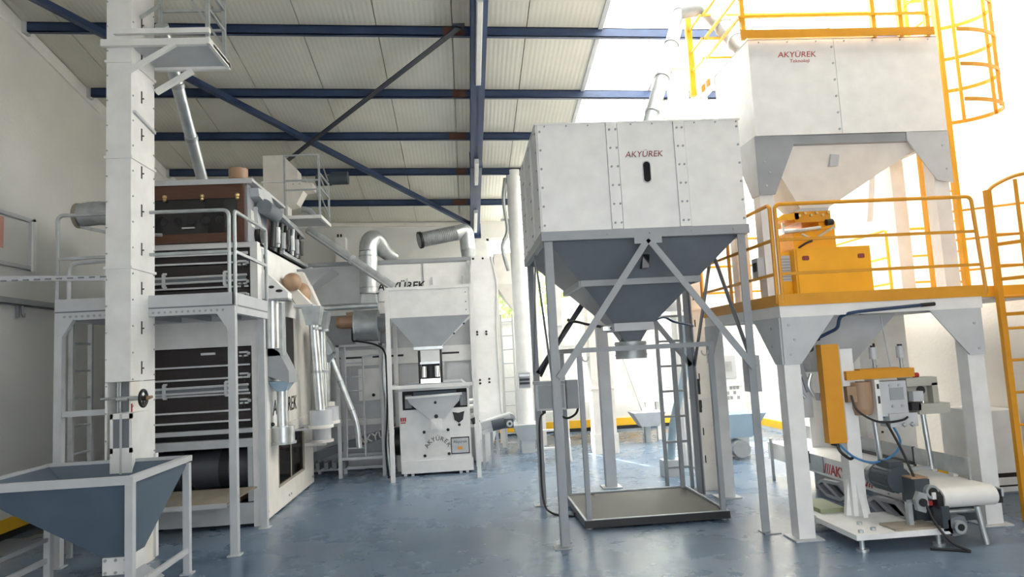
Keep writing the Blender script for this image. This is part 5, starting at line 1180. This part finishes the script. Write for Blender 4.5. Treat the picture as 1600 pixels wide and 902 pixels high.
rod('tie_bar', M.galv, r, (.06, .10, .23), (.33, .10, .23), .018)
rod('leg', M.galvd, r, (.285, .0, 0), (.27, .04, .27), .022); rod('tie_bar', M.galv, r, (.285, .02, .12), (.45, .02, .12), .012)
for y in (2.0, 2.8): rod('leg', M.galvd, r, (-.06, y, 0), (-.06, y, zb+.06), .018)
box('leg_clamp', M.motor, r, -.085, -.04, 1.95, 2.06, zb-.09, zb+.03); box('leg_clamp', M.galvd, r, -.05, -.036, 1.68, 1.93, zb-.15, zb+.01)

# ================================================================== sewing head on its column
r = thing('sewing_column', 'bag sewing machine on a white column with yellow guards beside the belt conveyor', 'machine', (3.17, 5.6, 0))
box('base_plate', M.white, r, 2.83, 3.58, 5.02, 5.62, .095, .135); box('base_plate', M.white, r, 2.86, 3.12, 5.62, 6.1, .098, .13); box('base_block', M.green, r, 2.93, 3.15, 5.72, 6.1, .13, .165); box('base_block', M.shelf, r, 3.15, 3.5, 5.04, 5.25, .135, .15)
box('base_end', M.galvd, r, 3.58, 3.68, 5.06, 5.16, .10, .15)
for x, y in ((2.90, 5.08), (3.50, 5.08), (2.92, 6.0), (3.5, 5.55)): rod('levelling_foot', M.galv, r, (x, y, 0), (x, y, .02), .045); rod('foot_stem', M.galv, r, (x, y, .02), (x, y, .10), .018)
mb = MB()
for x, y in ((2.90, 5.08), (3.02, 5.12), (3.02, 5.3), (3.4, 5.2)): mb.cyl((x, y, .135), (x, y, .155), .02, n=6)
stuff(mb.build('base_bolts', M.galvd, r))
box('column', M.white, r, 3.12, 3.24, 5.54, 5.66, .135, 1.50)
for s in (-1, 1): MB().prism([(3.18+s*.06, .135), (3.18+s*.105, .135), (3.18+s*.06, .42)], 'y', 5.58, 5.62).build('column_rib', M.white, r)
MB().prism([(5.54, .135), (5.47, .135), (5.54, .42)], 'x', 3.16, 3.20).build('column_rib', M.white, r)
box('upright_guard', M.amber, r, 2.93, 3.08, 5.46, 5.54, .74, 1.545); box('guard_edge', M.lgrey, r, 3.08, 3.10, 5.48, 5.56, .76, 1.53)
box('switch_cabinet', M.lgrey, r, 2.80, 2.95, 5.72, 5.9, .93, 1.27); box('cabinet_stay', M.lgrey, r, 2.95, 3.13, 5.6, 5.66, 1.08, 1.14); MB().ball((2.86, 5.72, 1.12), .012).build('cabinet_lock', M.labelb, r)
box('top_guard', M.amber, r, 3.15, 3.74, 5.50, 5.62, 1.24, 1.315); box('guard_plate', M.amber, r, 3.28, 3.62, 5.52, 5.6, 1.315, 1.325)
rod('stop_button', M.red, r, (3.76, 5.55, 1.25), (3.80, 5.55, 1.25), .02)
rod('sewing_motor', M.copper, r, (3.28, 5.54, 1.0), (3.28, 5.54, 1.22), .085, k=20); rod('motor_cap', M.copper, r, (3.28, 5.54, .95), (3.28, 5.54, 1.0), .07, .083, k=20); box('terminal_box', M.copper, r, 3.13, 3.21, 5.48, 5.56, 1.06, 1.19)
box('head_plate', M.lgrey, r, 3.38, 3.64, 5.48, 5.6, .93, 1.215); box('head_edge', M.white, r, 3.36, 3.40, 5.46, 5.6, .90, 1.235); box('rating_plate', M.grey, r, 3.49, 3.61, 5.474, 5.48, 1.06, 1.16)
mb = MB()
for x, z in ((3.50, 1.18), (3.58, 1.18), (3.51, 1.01), (3.59, 1.01)): mb.bolt((x, 5.48, z), (0, -1, 0), .014)
stuff(mb.build('plate_bolts', M.galvd, r)); box('head_slot', M.ink, r, 3.375, 3.392, 5.455, 5.46, 1.16, 1.20); box('head_slot', M.ink, r, 3.375, 3.392, 5.455, 5.46, 1.04, 1.10)
box('lower_bracket', M.lgrey, r, 3.46, 3.70, 5.46, 5.6, .84, .95)
for x in (3.56, 3.63): rod('thread_guide', M.galvd, r, (x, 5.45, .85), (x+.02, 5.45, .865), .016)
# sewing machine body (C shape)
mb = MB(); mb.box(3.66, 3.93, 5.5, 5.62, 1.16, 1.23).box(3.68, 3.92, 5.57, 5.62, 1.0, 1.16).box(3.72, 3.99, 5.46, 5.6, .93, 1.015).box(3.88, 3.93, 5.5, 5.62, 1.0, 1.18); mb.build('sewing_head', M.beige, r)
rod('hand_wheel', M.ink, r, (3.82, 5.555, 1.12), (3.82, 5.57, 1.12), .035, k=18); box('needle_block', M.lgrey, r, 3.68, 3.77, 5.46, 5.52, 1.04, 1.12); box('presser', M.ink, r, 3.66, 3.74, 5.46, 5.52, .965, 1.03); rod('needle_bar', M.chrome, r, (3.80, 5.52, 1.0), (3.80, 5.52, 1.1), .01)
# thread stands
for x in (3.46, 3.70): rod('spool_pin', M.galvd, r, (x, 5.6, 1.31), (x, 5.6, 1.42), .014); rod('thread_spool', M.lgrey, r, (x, 5.6, 1.40), (x, 5.6, 1.50), .035, .03, k=14); rod('spool_cap', M.ink, r, (x, 5.6, 1.50), (x, 5.6, 1.515), .02)
rod('thread_rod', M.galvd, r, (3.60, 5.6, 1.32), (3.56, 5.6, 1.76), .005)
for x, y, z0, z1 in ((3.44, 5.66, .42, 1.0), (3.88, 5.66, .45, .93)): rod('support_tube', M.galv, r, (x+.03, y, z0), (x, y, z1), .022)
bar('tube_foot', M.galvd, r, (3.24, 5.62, .45), (3.46, 5.66, .43), .03)
bar('tube_foot', M.galvd, r, (3.44, 5.66, .46), (3.91, 5.66, .46), .03)
# hoses and cables of the column
o = pipe('motor_cable', M.black, None, arc([(3.15, 5.46, 1.12), (3.17, 5.43, 1.0), (3.3, 5.42, .91), (3.42, 5.42, .89), (3.55, 5.43, .90), (3.60, 5.44, .92)], 6), .009, 8)
tag(o, 'black cable looping from the tan sewing motor to the sewing head', 'cable')
o = pipe('floor_cable', M.black, None, arc([(3.40, 5.42, .89), (3.42, 5.3, .7), (3.43, 5.16, .45), (3.44, 5.02, .2), (3.50, 4.93, .06), (3.58, 4.86, .011), (3.52, 4.90, .011), (3.36, 4.98, .011)], 6), .010, 8)
tag(o, 'long black cable hanging from the sewing head down to the floor', 'cable')
o = pipe('blue_air_hose', M.blue, None, arc([(3.0, 5.44, .73), (3.1, 5.42, .63), (3.25, 5.41, .58), (3.42, 5.42, .62), (3.52, 5.45, .72), (3.50, 5.5, .85), (3.44, 5.55, .95)], 6), .009, 8)
tag(o, 'thin blue air hose looping below the yellow upright guard', 'hose')
o = pipe('guard_cable', M.black, None, arc([(2.98, 5.44, .74), (2.99, 5.42, .68), (3.06, 5.42, .62), (3.10, 5.43, .63)], 6), .012, 8)
tag(o, 'short black cable end below the yellow upright guard', 'cable')
r = thing('warning_block', 'yellow and grey striped block on the right wall foot behind the conveyor end', 'block', (5.0, 7.0, 0))
box('block', M.skirt, r, 4.66, 5.0, 6.9, 6.98, .02, .22); box('grey_band', M.grey, r, 4.76, 4.83, 6.895, 6.985, .02, .225)
r = thing('white_cabinet', 'low white cabinet against the right wall behind the yellow ladder', 'cabinet', (5.25, 6.75, 0))
box('body', M.white, r, 5.06, 5.42, 6.45, 7.1, .02, .80); box('plinth', M.grey, r, 5.08, 5.42, 6.47, 7.08, 0, .02); box('slot', M.ink, r, 5.12, 5.34, 6.443, 6.45, .16, .20); box('slot', M.ink, r, 5.12, 5.40, 6.443, 6.45, .07, .085)
for o in LOCALS:
    if '_local' in o: del o['_local']
